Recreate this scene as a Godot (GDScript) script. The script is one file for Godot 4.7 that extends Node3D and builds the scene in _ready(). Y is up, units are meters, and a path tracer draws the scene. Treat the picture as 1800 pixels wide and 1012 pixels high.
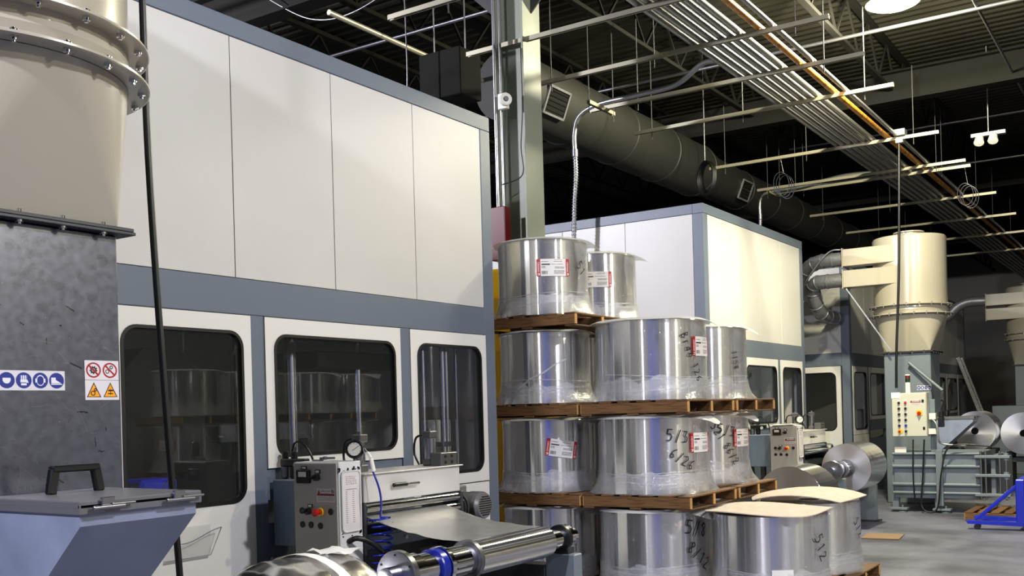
extends Node3D
# An aisle in a plant: white panelled machine booths on the left, pallets of coils between them, conduit racks under a dark roof.
# World: y up, -z runs down the aisle, the booth fronts stand in the plane x = FX. Metres.

const FX := -4.904
const PITCH := 8.47      # from one booth line to the next

# ---------------------------------------------------------------- mesh collector
class MB:
	var v := PackedVector3Array()
	var n := PackedVector3Array()
	var t := PackedVector2Array()

	func tri(a: Vector3, b: Vector3, c: Vector3, na: Vector3, nb: Vector3, nc: Vector3, ta := Vector2.ZERO, tb := Vector2.ZERO, tc := Vector2.ZERO) -> void:
		if (b - a).cross(c - a).dot(na + nb + nc) > 0.0:
			var s := b; b = c; c = s
			s = nb; nb = nc; nc = s
			var q := tb; tb = tc; tc = q
		v.append(a); v.append(b); v.append(c)
		n.append(na); n.append(nb); n.append(nc)
		t.append(ta); t.append(tb); t.append(tc)

	func flat(a: Vector3, b: Vector3, c: Vector3, d: Vector3, out: Vector3) -> void:
		var m := (b - a).cross(d - a)
		if m.length_squared() < 1e-16:
			m = (c - b).cross(d - b)
		m = m.normalized()
		if m.dot(out) < 0.0:
			m = -m
		var lu := (b - a).length()
		var lv := (d - a).length()
		tri(a, b, c, m, m, m, Vector2(0, 0), Vector2(lu, 0), Vector2(lu, lv))
		tri(a, c, d, m, m, m, Vector2(0, 0), Vector2(lu, lv), Vector2(0, lv))

	# a quad whose corners a b c d get the texture's corners (0,0) (1,0) (1,1) (0,1)
	func decal(a: Vector3, b: Vector3, c: Vector3, d: Vector3, out: Vector3) -> void:
		tri(a, b, c, out, out, out, Vector2(0, 0), Vector2(1, 0), Vector2(1, 1))
		tri(a, c, d, out, out, out, Vector2(0, 0), Vector2(1, 1), Vector2(0, 1))

	func box(c: Vector3, s: Vector3, bev := 0.0, bs := Basis()) -> void:
		var h := s * 0.5
		var e := minf(bev, minf(h.x, minf(h.y, h.z)) * 0.9)
		for ax in 3:
			var u := (ax + 1) % 3
			var w := (ax + 2) % 3
			for sg in [-1.0, 1.0]:
				var q: Array[Vector3] = []
				for k in [[-1, -1], [1, -1], [1, 1], [-1, 1]]:
					var p := Vector3.ZERO
					p[ax] = h[ax] * sg
					p[u] = (h[u] - e) * k[0]
					p[w] = (h[w] - e) * k[1]
					q.append(c + bs * p)
				var o := Vector3.ZERO
				o[ax] = sg
				flat(q[0], q[1], q[2], q[3], bs * o)
		if e <= 0.0:
			return
		for ax in 3:                       # chamfers along axis ax
			var u := (ax + 1) % 3
			var w := (ax + 2) % 3
			for su in [-1.0, 1.0]:
				for sw in [-1.0, 1.0]:
					var q: Array[Vector3] = []
					for k in [[-1, 0], [1, 0], [1, 1], [-1, 1]]:
						var p := Vector3.ZERO
						p[ax] = (h[ax] - e) * k[0]
						p[u] = (h[u] - (e if k[1] == 1 else 0.0)) * su
						p[w] = (h[w] - (0.0 if k[1] == 1 else e)) * sw
						q.append(c + bs * p)
					var o := Vector3.ZERO
					o[u] = su; o[w] = sw
					flat(q[0], q[1], q[2], q[3], bs * o)
		for sx in [-1.0, 1.0]:
			for sy in [-1.0, 1.0]:
				for sz in [-1.0, 1.0]:
					var o := (bs * Vector3(sx, sy, sz)).normalized()
					var a := c + bs * Vector3(h.x * sx, (h.y - e) * sy, (h.z - e) * sz)
					var b := c + bs * Vector3((h.x - e) * sx, h.y * sy, (h.z - e) * sz)
					var d := c + bs * Vector3((h.x - e) * sx, (h.y - e) * sy, h.z * sz)
					tri(a, b, d, o, o, o)

	func span(a: Vector3, b: Vector3, bev := 0.0) -> void:      # a box from corner to corner
		box((a + b) * 0.5, (b - a).abs(), bev)

	# a bar of w x h section from a to b
	func bar(a: Vector3, b: Vector3, w: float, h: float, bev := 0.0) -> void:
		var z := (b - a).normalized()
		var up := Vector3.UP if absf(z.y) < 0.95 else Vector3.RIGHT
		var x := up.cross(z).normalized()
		var y := z.cross(x)
		box((a + b) * 0.5, Vector3(w, h, (b - a).length()), bev, Basis(x, y, z))

	func tube(path: Array, r: float, seg := 10, caps := true) -> void:
		var rings := []
		var x := Vector3.ZERO
		var dist := 0.0
		for i in path.size():
			var p: Vector3 = path[i]
			var fw: Vector3 = path[mini(i + 1, path.size() - 1)] - path[maxi(i - 1, 0)]
			fw = fw.normalized()
			if i == 0:
				x = (Vector3.UP if absf(fw.y) < 0.9 else Vector3.RIGHT).cross(fw).normalized()
			else:
				dist += p.distance_to(path[i - 1])
				x = (x - fw * x.dot(fw)).normalized()
			var y := fw.cross(x)
			var ring := []
			for k in seg + 1:
				var a := TAU * k / seg
				ring.append([x * cos(a) + y * sin(a), p, dist, fw])
			rings.append(ring)
		for i in rings.size() - 1:
			for k in seg:
				var a = rings[i][k]; var b = rings[i][k + 1]; var c = rings[i + 1][k + 1]; var d = rings[i + 1][k]
				var ua := Vector2(float(k) / seg, a[2]); var ub := Vector2(float(k + 1) / seg, a[2])
				var uc := Vector2(float(k + 1) / seg, c[2]); var ud := Vector2(float(k) / seg, c[2])
				tri(a[1] + a[0] * r, b[1] + b[0] * r, c[1] + c[0] * r, a[0], b[0], c[0], ua, ub, uc)
				tri(a[1] + a[0] * r, c[1] + c[0] * r, d[1] + d[0] * r, a[0], c[0], d[0], ua, uc, ud)
		if caps:
			for e in [0, rings.size() - 1]:
				var o: Vector3 = rings[e][0][3] * (-1.0 if e == 0 else 1.0)
				for k in seg:
					tri(rings[e][k][1], rings[e][k][1] + rings[e][k][0] * r, rings[e][k + 1][1] + rings[e][k + 1][0] * r, o, o, o)

	# profile of [radius, height] turned about the y axis of xf; flat along each profile step, smooth round the axis
	func lathe(prof: Array, seg := 32, xf := Transform3D(), a0 := 0.0, a1 := TAU) -> void:
		var len0 := 0.0
		for i in prof.size() - 1:
			var r0: float = prof[i][0]; var y0: float = prof[i][1]
			var r1: float = prof[i + 1][0]; var y1: float = prof[i + 1][1]
			var dl := Vector2(r1 - r0, y1 - y0)
			if dl.length() < 1e-7:
				continue
			var nn := Vector2(dl.y, -dl.x).normalized()
			for k in seg:
				var a := a0 + (a1 - a0) * k / seg
				var b := a0 + (a1 - a0) * (k + 1) / seg
				var da := Vector3(sin(a), 0, cos(a)); var db := Vector3(sin(b), 0, cos(b))
				var na := (xf.basis * (da * nn.x + Vector3.UP * nn.y)).normalized()
				var nb := (xf.basis * (db * nn.x + Vector3.UP * nn.y)).normalized()
				var p0 := xf * (da * r0 + Vector3.UP * y0); var p1 := xf * (db * r0 + Vector3.UP * y0)
				var p2 := xf * (db * r1 + Vector3.UP * y1); var p3 := xf * (da * r1 + Vector3.UP * y1)
				var u0 := float(k) / seg; var u1 := float(k + 1) / seg
				tri(p0, p1, p2, na, nb, nb, Vector2(u0, len0), Vector2(u1, len0), Vector2(u1, len0 + dl.length()))
				tri(p0, p2, p3, na, nb, na, Vector2(u0, len0), Vector2(u1, len0 + dl.length()), Vector2(u0, len0 + dl.length()))
			len0 += dl.length()

	# cylinder from a to b with caps
	func rod(a: Vector3, b: Vector3, r: float, seg := 16, bev := 0.0) -> void:
		var y := (b - a).normalized()
		var x := (Vector3.UP if absf(y.y) < 0.9 else Vector3.RIGHT).cross(y).normalized()
		var l := (b - a).length()
		lathe([[0, 0], [r - bev, 0], [r, bev], [r, l - bev], [r - bev, l], [0, l]], seg, Transform3D(Basis(x, y, x.cross(y)), a))

	# rows of points as a smooth sheet; wrap joins the last column to the first
	func sheet(rows: Array, wrap := false, flip := false, su := 1.0, sv := 1.0) -> void:
		var nr := rows.size()
		var nc: int = rows[0].size()
		var nm := []
		for i in nr:
			var row := PackedVector3Array()
			for j in nc:
				var du: Vector3
				if wrap:
					du = rows[i][1 if j == nc - 1 else j + 1] - rows[i][nc - 2 if j == 0 else j - 1]
				else:
					du = rows[i][mini(j + 1, nc - 1)] - rows[i][maxi(j - 1, 0)]
				var dv: Vector3 = rows[mini(i + 1, nr - 1)][j] - rows[maxi(i - 1, 0)][j]
				var c := du.cross(dv).normalized()
				row.append(-c if flip else c)
			nm.append(row)
		for i in nr - 1:
			for j in nc - 1:
				var ta := Vector2(su * j / (nc - 1), sv * i / (nr - 1)); var tb := Vector2(su * (j + 1) / (nc - 1), sv * i / (nr - 1))
				var tc := Vector2(su * (j + 1) / (nc - 1), sv * (i + 1) / (nr - 1)); var td := Vector2(su * j / (nc - 1), sv * (i + 1) / (nr - 1))
				tri(rows[i][j], rows[i][j + 1], rows[i + 1][j + 1], nm[i][j], nm[i][j + 1], nm[i + 1][j + 1], ta, tb, tc)
				tri(rows[i][j], rows[i + 1][j + 1], rows[i + 1][j], nm[i][j], nm[i + 1][j + 1], nm[i + 1][j], ta, tc, td)

	# polygon (x, y) pushed from depth w0 to w1 along z of xf
	func prism(poly: PackedVector2Array, w0: float, w1: float, xf := Transform3D()) -> void:
		var idx := Geometry2D.triangulate_polygon(poly)
		for e in [[w1, 1.0], [w0, -1.0]]:
			var o := xf.basis.z.normalized() * float(e[1])
			for k in range(0, idx.size(), 3):
				var p := []
				for q in 3:
					var c := poly[idx[k + q]]
					p.append(xf * Vector3(c.x, c.y, e[0]))
				tri(p[0], p[1], p[2], o, o, o, poly[idx[k]], poly[idx[k + 1]], poly[idx[k + 2]])
		var area := 0.0
		for k in poly.size():
			area += poly[k].cross(poly[(k + 1) % poly.size()])
		for k in poly.size():
			var a := poly[k]; var b := poly[(k + 1) % poly.size()]
			var d := (b - a)
			if d.length() < 1e-6:
				continue
			var nn := Vector2(d.y, -d.x) * (1.0 if area > 0 else -1.0)
			flat(xf * Vector3(a.x, a.y, w0), xf * Vector3(b.x, b.y, w0), xf * Vector3(b.x, b.y, w1), xf * Vector3(a.x, a.y, w1), xf.basis * Vector3(nn.x, nn.y, 0))

	# a plate (rectangle o) with a rounded rectangular hole i, from w0 (back) to w1 (face)
	func window_plate(o: Rect2, i: Rect2, r: float, w0: float, w1: float, xf: Transform3D) -> void:
		var seg := 7
		var oc := [o.position, Vector2(o.end.x, o.position.y), o.end, Vector2(o.position.x, o.end.y)]
		var ic := [i.position + Vector2(r, r), Vector2(i.end.x - r, i.position.y + r), i.end - Vector2(r, r), Vector2(i.position.x + r, i.end.y - r)]
		var rim := []
		for k in 4:
			for s in seg + 1:
				var a := PI + PI * 0.5 * k + PI * 0.5 * s / seg
				rim.append([ic[k] + Vector2(cos(a), sin(a)) * r, k])
		var f := xf.basis.z.normalized()
		var at := func(p: Vector2, w: float) -> Vector3: return xf * Vector3(p.x, p.y, w)
		for k in rim.size():
			var a = rim[k]; var b = rim[(k + 1) % rim.size()]
			for e in [[w1, 1.0], [w0, -1.0]]:
				var o3 := f * float(e[1])
				tri(at.call(a[0], e[0]), at.call(b[0], e[0]), at.call(oc[b[1]], e[0]), o3, o3, o3)
				if a[1] != b[1]:
					tri(at.call(a[0], e[0]), at.call(oc[b[1]], e[0]), at.call(oc[a[1]], e[0]), o3, o3, o3)
			var inw: Vector2 = i.get_center() - a[0]
			flat(at.call(a[0], w0), at.call(b[0], w0), at.call(b[0], w1), at.call(a[0], w1), xf.basis * Vector3(inw.x, inw.y, 0))
		for k in 4:
			var a: Vector2 = oc[k]; var b: Vector2 = oc[(k + 1) % 4]
			var outw := (a + b) * 0.5 - o.get_center()
			flat(at.call(a, w0), at.call(b, w0), at.call(b, w1), at.call(a, w1), xf.basis * Vector3(outw.x, outw.y, 0))

	# a band between two outlines of as many points
	func ring(o: PackedVector2Array, i: PackedVector2Array, w0: float, w1: float, xf: Transform3D) -> void:
		var f := xf.basis.z.normalized()
		for k in o.size():
			var l := (k + 1) % o.size()
			var out := xf.basis * Vector3(o[k].x - i[k].x, o[k].y - i[k].y, 0)
			flat(xf * Vector3(o[k].x, o[k].y, w1), xf * Vector3(o[l].x, o[l].y, w1), xf * Vector3(i[l].x, i[l].y, w1), xf * Vector3(i[k].x, i[k].y, w1), f)
			flat(xf * Vector3(o[k].x, o[k].y, w0), xf * Vector3(o[l].x, o[l].y, w0), xf * Vector3(o[l].x, o[l].y, w1), xf * Vector3(o[k].x, o[k].y, w1), out)
			flat(xf * Vector3(i[k].x, i[k].y, w0), xf * Vector3(i[l].x, i[l].y, w0), xf * Vector3(i[l].x, i[l].y, w1), xf * Vector3(i[k].x, i[k].y, w1), -out)

	func mesh() -> ArrayMesh:
		var arr := []
		arr.resize(Mesh.ARRAY_MAX)
		arr[Mesh.ARRAY_VERTEX] = v
		arr[Mesh.ARRAY_NORMAL] = n
		arr[Mesh.ARRAY_TEX_UV] = t
		var m := ArrayMesh.new()
		m.add_surface_from_arrays(Mesh.PRIMITIVE_TRIANGLES, arr)
		return m

static func rounded(i: Rect2, r: float, seg := 7) -> PackedVector2Array:
	var p := PackedVector2Array()
	var ic := [i.position + Vector2(r, r), Vector2(i.end.x - r, i.position.y + r), i.end - Vector2(r, r), Vector2(i.position.x + r, i.end.y - r)]
	for k in 4:
		for s in seg + 1:
			var a := PI + PI * 0.5 * k + PI * 0.5 * s / seg
			p.append(ic[k] + Vector2(cos(a), sin(a)) * r)
	return p

# smooth path through the given points
static func curve(pts: Array, per := 8) -> Array:
	var out := []
	for i in pts.size() - 1:
		var a: Vector3 = pts[maxi(i - 1, 0)]; var b: Vector3 = pts[i]; var c: Vector3 = pts[i + 1]; var d: Vector3 = pts[mini(i + 2, pts.size() - 1)]
		for k in per:
			out.append(b.cubic_interpolate(c, a, d, float(k) / per))
	out.append(pts[-1])
	return out

# ---------------------------------------------------------------- scene graph helpers
var used := {}
var in_world := {}

func numbered(called: String) -> String:
	var k: int = used.get(called, 0)
	used[called] = k + 1
	return called if k == 0 else "%s_%03d" % [called, k]

func metas(o: Node, label: String, category: String, group := "") -> void:
	o.set_meta("label", label)
	o.set_meta("category", category)
	if group:
		o.set_meta("group", group)

# a thing: a node at its base. Parts made for it with part() are given in world axes; with local() in its own.
func thing(called: String, label: String, category: String, at := Vector3.ZERO, group := "") -> Node3D:
	var o := Node3D.new()
	o.name = numbered(called)
	add_child(o)
	o.position = at
	metas(o, label, category, group)
	return o

func local(called: String, mb: MB, m: Material, parent: Node, label := "") -> MeshInstance3D:
	var o := MeshInstance3D.new()
	o.name = called
	o.mesh = mb.mesh()
	o.set_surface_override_material(0, m)
	parent.add_child(o, true)
	if label:
		o.set_meta("label", label)
	return o

func part(called: String, mb: MB, m: Material, parent: Node3D, label := "") -> MeshInstance3D:
	var o := local(called, mb, m, parent, label)
	if parent.get_parent() == self:
		o.position = -parent.position
	return o

# a thing that is one mesh, given in world axes
func single(called: String, mb: MB, m: Material, label: String, category: String, group := "") -> MeshInstance3D:
	var o := MeshInstance3D.new()
	o.name = numbered(called)
	o.mesh = mb.mesh()
	o.set_surface_override_material(0, m)
	add_child(o)
	metas(o, label, category, group)
	return o

func structure(called: String, mb: MB, m: Material) -> MeshInstance3D:
	var o := MeshInstance3D.new()
	o.name = called
	o.mesh = mb.mesh()
	o.set_surface_override_material(0, m)
	add_child(o)
	o.set_meta("kind", "structure")
	return o

func copy(src: Node3D, called: String, at: Vector3, turn: float, label: String) -> Node3D:
	var o: Node3D = src.duplicate()
	o.name = numbered(called)
	add_child(o)
	o.position = at
	o.rotation.y = turn
	o.set_meta("label", label)
	return o

# ---------------------------------------------------------------- materials
var M := {}

func mat(key: String, c: Color, rough := 0.5, metal := 0.0) -> StandardMaterial3D:
	var m := StandardMaterial3D.new()
	m.resource_name = key
	m.albedo_color = c
	m.roughness = rough
	m.metallic = metal
	M[key] = m
	return m

func noise_tex(freq: float, oct: int, size: int, sd: int, ramp: Array = [], as_normal := false, bump := 4.0, type := FastNoiseLite.TYPE_SIMPLEX_SMOOTH) -> NoiseTexture2D:
	var fn := FastNoiseLite.new()
	fn.noise_type = type
	fn.seed = sd
	fn.frequency = freq
	fn.fractal_octaves = oct
	var t := NoiseTexture2D.new()
	t.width = size
	t.height = size
	t.seamless = true
	t.noise = fn
	if as_normal:
		t.as_normal_map = true
		t.bump_strength = bump
	if ramp.size():
		var g := Gradient.new()
		var offs := PackedFloat32Array(); var cols := PackedColorArray()
		for r in ramp:
			offs.append(r[0]); cols.append(r[1])
		g.offsets = offs
		g.colors = cols
		t.color_ramp = g
	return t

func triplanar(m: StandardMaterial3D, s: float, world := true) -> void:
	m.uv1_triplanar = true
	m.uv1_world_triplanar = world
	m.uv1_scale = Vector3(s, s, s)

# horizontal scale streaks and scratches on bare steel: colour and roughness of the metal itself
func steel_images() -> Array:
	var rng := RandomNumberGenerator.new()
	rng.seed = 41
	var w := 512
	var col := Image.create(w, w, false, Image.FORMAT_RGB8)
	var rou := Image.create(w, w, false, Image.FORMAT_RGB8)
	var fn := FastNoiseLite.new(); fn.seed = 5; fn.frequency = 0.012; fn.fractal_octaves = 4
	var f2 := FastNoiseLite.new(); f2.seed = 9; f2.frequency = 0.05; f2.fractal_octaves = 3
	for y in w:
		for x in w:
			var a := fn.get_noise_2d(x, y * 2.0) * 0.5 + 0.5
			var b := f2.get_noise_2d(x, y) * 0.5 + 0.5
			var g := 0.40 + 0.10 * a + 0.04 * b
			col.set_pixel(x, y, Color(g * 0.93, g * 0.95, g * 1.06))
			var r := 0.20 + 0.12 * (1.0 - a) + 0.08 * b
			rou.set_pixel(x, y, Color(r, r, r))
	for k in 150:
		var p := Vector2(rng.randf() * w, (0.35 + 0.65 * rng.randf()) * w)
		var d := Vector2.from_angle(rng.randf_range(-0.3, 0.3) + (1.57 if rng.randf() < 0.25 else 0.0) + (0.7 if rng.randf() < 0.4 else 0.0))
		var dark := rng.randf() < 0.2
		var ln := rng.randi_range(6, 60) if not dark else rng.randi_range(4, 22)
		for s in ln:
			p += d
			d = d.rotated(rng.randf_range(-0.05, 0.05))
			var q := Vector2i(posmod(int(p.x), w), posmod(int(p.y), w))
			col.set_pixelv(q, Color(0.17, 0.17, 0.18) if dark else Color(0.52, 0.52, 0.54))
			if dark and rng.randf() < 0.7:
				col.set_pixelv(Vector2i(q.x, posmod(q.y + 1, w)), Color(0.2, 0.2, 0.21))
	return [ImageTexture.create_from_image(col), ImageTexture.create_from_image(rou)]

func make_materials() -> void:
	var m: StandardMaterial3D
	# booth paint: fine orange peel
	var peel := noise_tex(0.35, 2, 256, 3, [], true, 1.2)
	m = mat("panel_white", Color(0.79, 0.785, 0.77), 0.38)
	m.albedo_texture = noise_tex(0.004, 4, 512, 17, [[0.0, Color(0.955, 0.95, 0.94)], [1.0, Color(1, 1, 1)]])
	triplanar(m, 0.25)
	m = mat("door_white", Color(0.86, 0.855, 0.83), 0.35)
	m = mat("frame_grey", Color(0.385, 0.425, 0.475), 0.4)
	m.normal_enabled = true
	m.normal_texture = peel
	m.normal_scale = 0.35
	triplanar(m, 3.0)
	m = mat("seam_dark", Color(0.10, 0.10, 0.10), 0.8)
	m = mat("rubber", Color(0.022, 0.022, 0.024), 0.45)
	m = mat("black_plastic", Color(0.035, 0.035, 0.038), 0.35)
	m = mat("glass", Color(0.55, 0.6, 0.57, 0.03), 0.0)
	m.transparency = BaseMaterial3D.TRANSPARENCY_ALPHA
	m.metallic_specular = 0.95
	m = mat("interior_dark", Color(0.16, 0.165, 0.165), 0.7)
	m = mat("interior_wall", Color(0.42, 0.42, 0.40), 0.7)
	# metals
	m = mat("foil", Color(0.93, 0.925, 0.92), 0.16, 1.0)
	m.anisotropy_enabled = true
	m.anisotropy = -0.99
	m = mat("foil_web", Color(0.95, 0.95, 0.945), 0.34, 1.0)
	m = mat("foil_wrap", Color(0.92, 0.915, 0.91), 0.24, 1.0)
	m.normal_enabled = true
	m.normal_texture = noise_tex(0.006, 2, 512, 23, [], true, 8.0)
	m.normal_scale = 0.2
	triplanar(m, 1.6)
	m = mat("foil_end", Color(0.80, 0.80, 0.81), 0.34, 1.0)
	m.anisotropy_enabled = true
	m.anisotropy = 0.6
	m = mat("chrome", Color(0.86, 0.86, 0.87), 0.08, 1.0)
	m = mat("steel", Color(0.62, 0.62, 0.63), 0.28, 1.0)
	m = mat("steel_dull", Color(0.5, 0.5, 0.51), 0.42, 1.0)
	m = mat("brushed", Color(0.80, 0.79, 0.775), 0.42, 0.2)
	m.roughness_texture = noise_tex(0.05, 3, 256, 77, [[0.0, Color(0.75, 0.75, 0.75)], [1.0, Color(1, 1, 1)]])
	triplanar(m, 2.0)
	var st := steel_images()
	m = mat("scratched", Color(1, 1, 1), 1.0, 0.92)
	m.albedo_texture = st[0]
	m.roughness_texture = st[1]
	triplanar(m, 0.8)
	m = mat("galvanised", Color(0.62, 0.625, 0.63), 0.38, 0.6)
	m.albedo_texture = noise_tex(0.03, 2, 256, 8, [[0.0, Color(0.82, 0.82, 0.83)], [1.0, Color(1, 1, 1)]], false, 0.0, FastNoiseLite.TYPE_CELLULAR)
	triplanar(m, 3.0)
	m = mat("strut_steel", Color(0.62, 0.60, 0.52), 0.4, 0.55)
	m = mat("conduit_steel", Color(0.60, 0.60, 0.60), 0.32, 0.85)
	m = mat("yellow_pipe", Color(0.72, 0.50, 0.16), 0.45, 0.2)
	m.albedo_texture = noise_tex(0.02, 4, 256, 31, [[0.0, Color(0.6, 0.4, 0.3)], [0.5, Color(1, 1, 1)], [1.0, Color(1, 1, 1)]])
	triplanar(m, 1.2)
	# paints
	m = mat("silo_cream", Color(0.66, 0.635, 0.57), 0.28)
	m.clearcoat_enabled = true
	m.clearcoat = 0.4
	m.clearcoat_roughness = 0.15
	m = mat("machine_grey", Color(0.42, 0.46, 0.49), 0.42)
	m = mat("bin_grey", Color(0.58, 0.62, 0.715), 0.36, 0.15)
	m.albedo_texture = noise_tex(0.012, 4, 256, 12, [[0.0, Color(0.86, 0.86, 0.87)], [1.0, Color(1, 1, 1)]])
	triplanar(m, 0.9)
	m = mat("motor_grey", Color(0.46, 0.46, 0.45), 0.4, 0.3)
	m = mat("brown_board", Color(0.50, 0.41, 0.32), 0.85)
	m = mat("lid_grey", Color(0.44, 0.44, 0.455), 0.3, 0.3)
	m = mat("blue_box", Color(0.42, 0.48, 0.54), 0.42)
	m = mat("cabinet_grey", Color(0.66, 0.65, 0.62), 0.5)
	m = mat("cabinet_cream", Color(0.74, 0.74, 0.68), 0.5)
	m = mat("cabinet_white", Color(0.82, 0.82, 0.82), 0.45)
	m = mat("dark_frame", Color(0.17, 0.18, 0.19), 0.5)
	m = mat("red", Color(0.72, 0.06, 0.05), 0.3)
	m = mat("dark_red", Color(0.34, 0.05, 0.05), 0.4)
	m = mat("yellow", Color(0.93, 0.72, 0.03), 0.4)
	m = mat("blue", Color(0.05, 0.12, 0.62), 0.35)
	m = mat("container_blue", Color(0.12, 0.23, 0.60), 0.5)
	m = mat("hose_blue", Color(0.05, 0.13, 0.52), 0.25)
	m = mat("jack_blue", Color(0.05, 0.13, 0.66), 0.35)
	m = mat("green_dark", Color(0.06, 0.18, 0.12), 0.3)
	m = mat("white_plastic", Color(0.87, 0.86, 0.82), 0.4)
	m = mat("paper", Color(0.9, 0.89, 0.87), 0.8)
	m = mat("ink", Color(0.03, 0.03, 0.035), 0.6)
	m = mat("column_paint", Color(0.50, 0.52, 0.46), 0.5)
	m = mat("column_dark", Color(0.16, 0.16, 0.15), 0.6)
	m = mat("column_lilac", Color(0.62, 0.61, 0.68), 0.5)
	m = mat("duct_dark", Color(0.14, 0.14, 0.125), 0.6, 0.1)
	m = mat("roof_dark", Color(0.20, 0.198, 0.175), 0.8)
	m.albedo_texture = noise_tex(0.01, 4, 256, 51, [[0.0, Color(0.78, 0.77, 0.75)], [1.0, Color(1, 1, 1)]])
	triplanar(m, 0.3)
	m.metallic_specular = 0.15
	m = mat("roof_steel", Color(0.12, 0.118, 0.11), 0.95)
	m.metallic_specular = 0.15
	m = mat("rod_dark", Color(0.2, 0.2, 0.19), 0.6, 0.0)
	m = mat("wall_paint", Color(0.46, 0.455, 0.44), 0.8)
	m = mat("cardboard", Color(0.80, 0.75, 0.69), 0.8)
	m.albedo_texture = noise_tex(0.02, 4, 256, 61, [[0.0, Color(0.92, 0.9, 0.88)], [1.0, Color(1, 1, 1)]])
	triplanar(m, 1.5)
	for k in 3:
		m = mat("wood_%d" % k, [Color(0.42, 0.30, 0.16), Color(0.36, 0.25, 0.13), Color(0.47, 0.34, 0.19)][k], 0.75)
		m.albedo_texture = noise_tex(0.02, 4, 256, 70 + k, [[0.0, Color(0.62, 0.56, 0.5)], [0.45, Color(0.95, 0.93, 0.9)], [1.0, Color(1, 1, 1)]])
		m.uv1_triplanar = true
		m.uv1_scale = Vector3(0.8, 9.0, 9.0)
	m = mat("wood_end", Color(0.72, 0.54, 0.30), 0.8)
	m = mat("film", Color(0.93, 0.94, 0.95, 0.03), 0.1)
	m.transparency = BaseMaterial3D.TRANSPARENCY_ALPHA
	m.metallic_specular = 0.8
	m.normal_enabled = true
	m.normal_texture = noise_tex(0.02, 4, 512, 91, [], true, 14.0)
	m.normal_scale = 0.7
	m.uv1_scale = Vector3(4.0, 1.0, 1.0)
	m = mat("film_skirt", Color(0.93, 0.94, 0.95, 0.20), 0.16)
	m.transparency = BaseMaterial3D.TRANSPARENCY_ALPHA
	m.metallic_specular = 0.9
	m.normal_enabled = true
	m.normal_texture = M.film.normal_texture
	m.normal_scale = 0.6
	m.uv1_scale = Vector3(5.0, 1.0, 1.0)
	m = mat("film_fold", Color(0.93, 0.94, 0.95, 0.14), 0.1)
	m.transparency = BaseMaterial3D.TRANSPARENCY_ALPHA
	m.metallic_specular = 0.95
	m.normal_enabled = true
	m.normal_texture = noise_tex(0.045, 3, 512, 95, [], true, 16.0)
	m.normal_scale = 1.0
	m = mat("film_cap", Color(0.86, 0.86, 0.85, 0.72), 0.3)
	m.transparency = BaseMaterial3D.TRANSPARENCY_ALPHA
	m = mat("acrylic", Color(0.9, 0.9, 0.88, 0.18), 0.05)
	m.transparency = BaseMaterial3D.TRANSPARENCY_ALPHA
	# floor: sealed, worn concrete
	m = mat("concrete", Color(0.47, 0.475, 0.53), 1.0)
	m.albedo_texture = noise_tex(0.006, 5, 512, 101, [[0.0, Color(0.55, 0.55, 0.56)], [0.5, Color(0.85, 0.85, 0.86)], [1.0, Color(1, 1, 1)]])
	m.roughness_texture = noise_tex(0.009, 4, 512, 102, [[0.0, Color(0.3, 0.3, 0.3)], [1.0, Color(0.62, 0.62, 0.62)]])
	triplanar(m, 0.22)
	m = mat("lamp_glow", Color(1, 1, 1), 0.5)
	m.emission_enabled = true
	m.emission = Color(1.0, 0.98, 0.94)
	m.emission_energy_multiplier = 30.0
	m = mat("screen_off", Color(0.04, 0.045, 0.05), 0.15)
	m = mat("wrapped_blue", Color(0.13, 0.17, 0.62), 0.4)

func picture(key: String, im: Image, rough := 0.5) -> StandardMaterial3D:
	var m := mat(key, Color(1, 1, 1), rough)
	m.albedo_texture = ImageTexture.create_from_image(im)
	m.texture_repeat = false
	return m

# ---------------------------------------------------------------- flat print
const FONT := {"A": [14, 17, 17, 31, 17, 17, 17], "Ä": [10, 14, 17, 31, 17, 17, 17], "D": [30, 17, 17, 17, 17, 17, 30], "E": [31, 16, 16, 30, 16, 16, 31], "G": [14, 17, 16, 23, 17, 17, 14], "I": [14, 4, 4, 4, 4, 4, 14],
	"N": [17, 25, 21, 19, 17, 17, 17], "R": [30, 17, 17, 30, 20, 18, 17], "S": [15, 16, 16, 14, 1, 1, 30], "W": [17, 17, 17, 21, 21, 27, 17]}

func print_text(im: Image, s: String, x: int, y: int, k: int, c: Color) -> void:
	for ch in s:
		var g: Array = FONT[ch]
		for r in 7:
			for b in 5:
				if g[r] & (16 >> b):
					im.fill_rect(Rect2i(x + b * k, y + r * k, k, k), c)
		x += 6 * k

func smudge_lines(im: Image, rng: RandomNumberGenerator, area: Rect2i, rows: int, c: Color) -> void:
	var rh := area.size.y / rows
	for r in rows:
		var x := area.position.x
		while x < area.end.x - 3:
			var w := rng.randi_range(3, 11)
			im.fill_rect(Rect2i(x, area.position.y + r * rh, mini(w, area.end.x - x), maxi(1, rh * 3 / 5)), c)
			x += w + rng.randi_range(1, 4)

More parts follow.
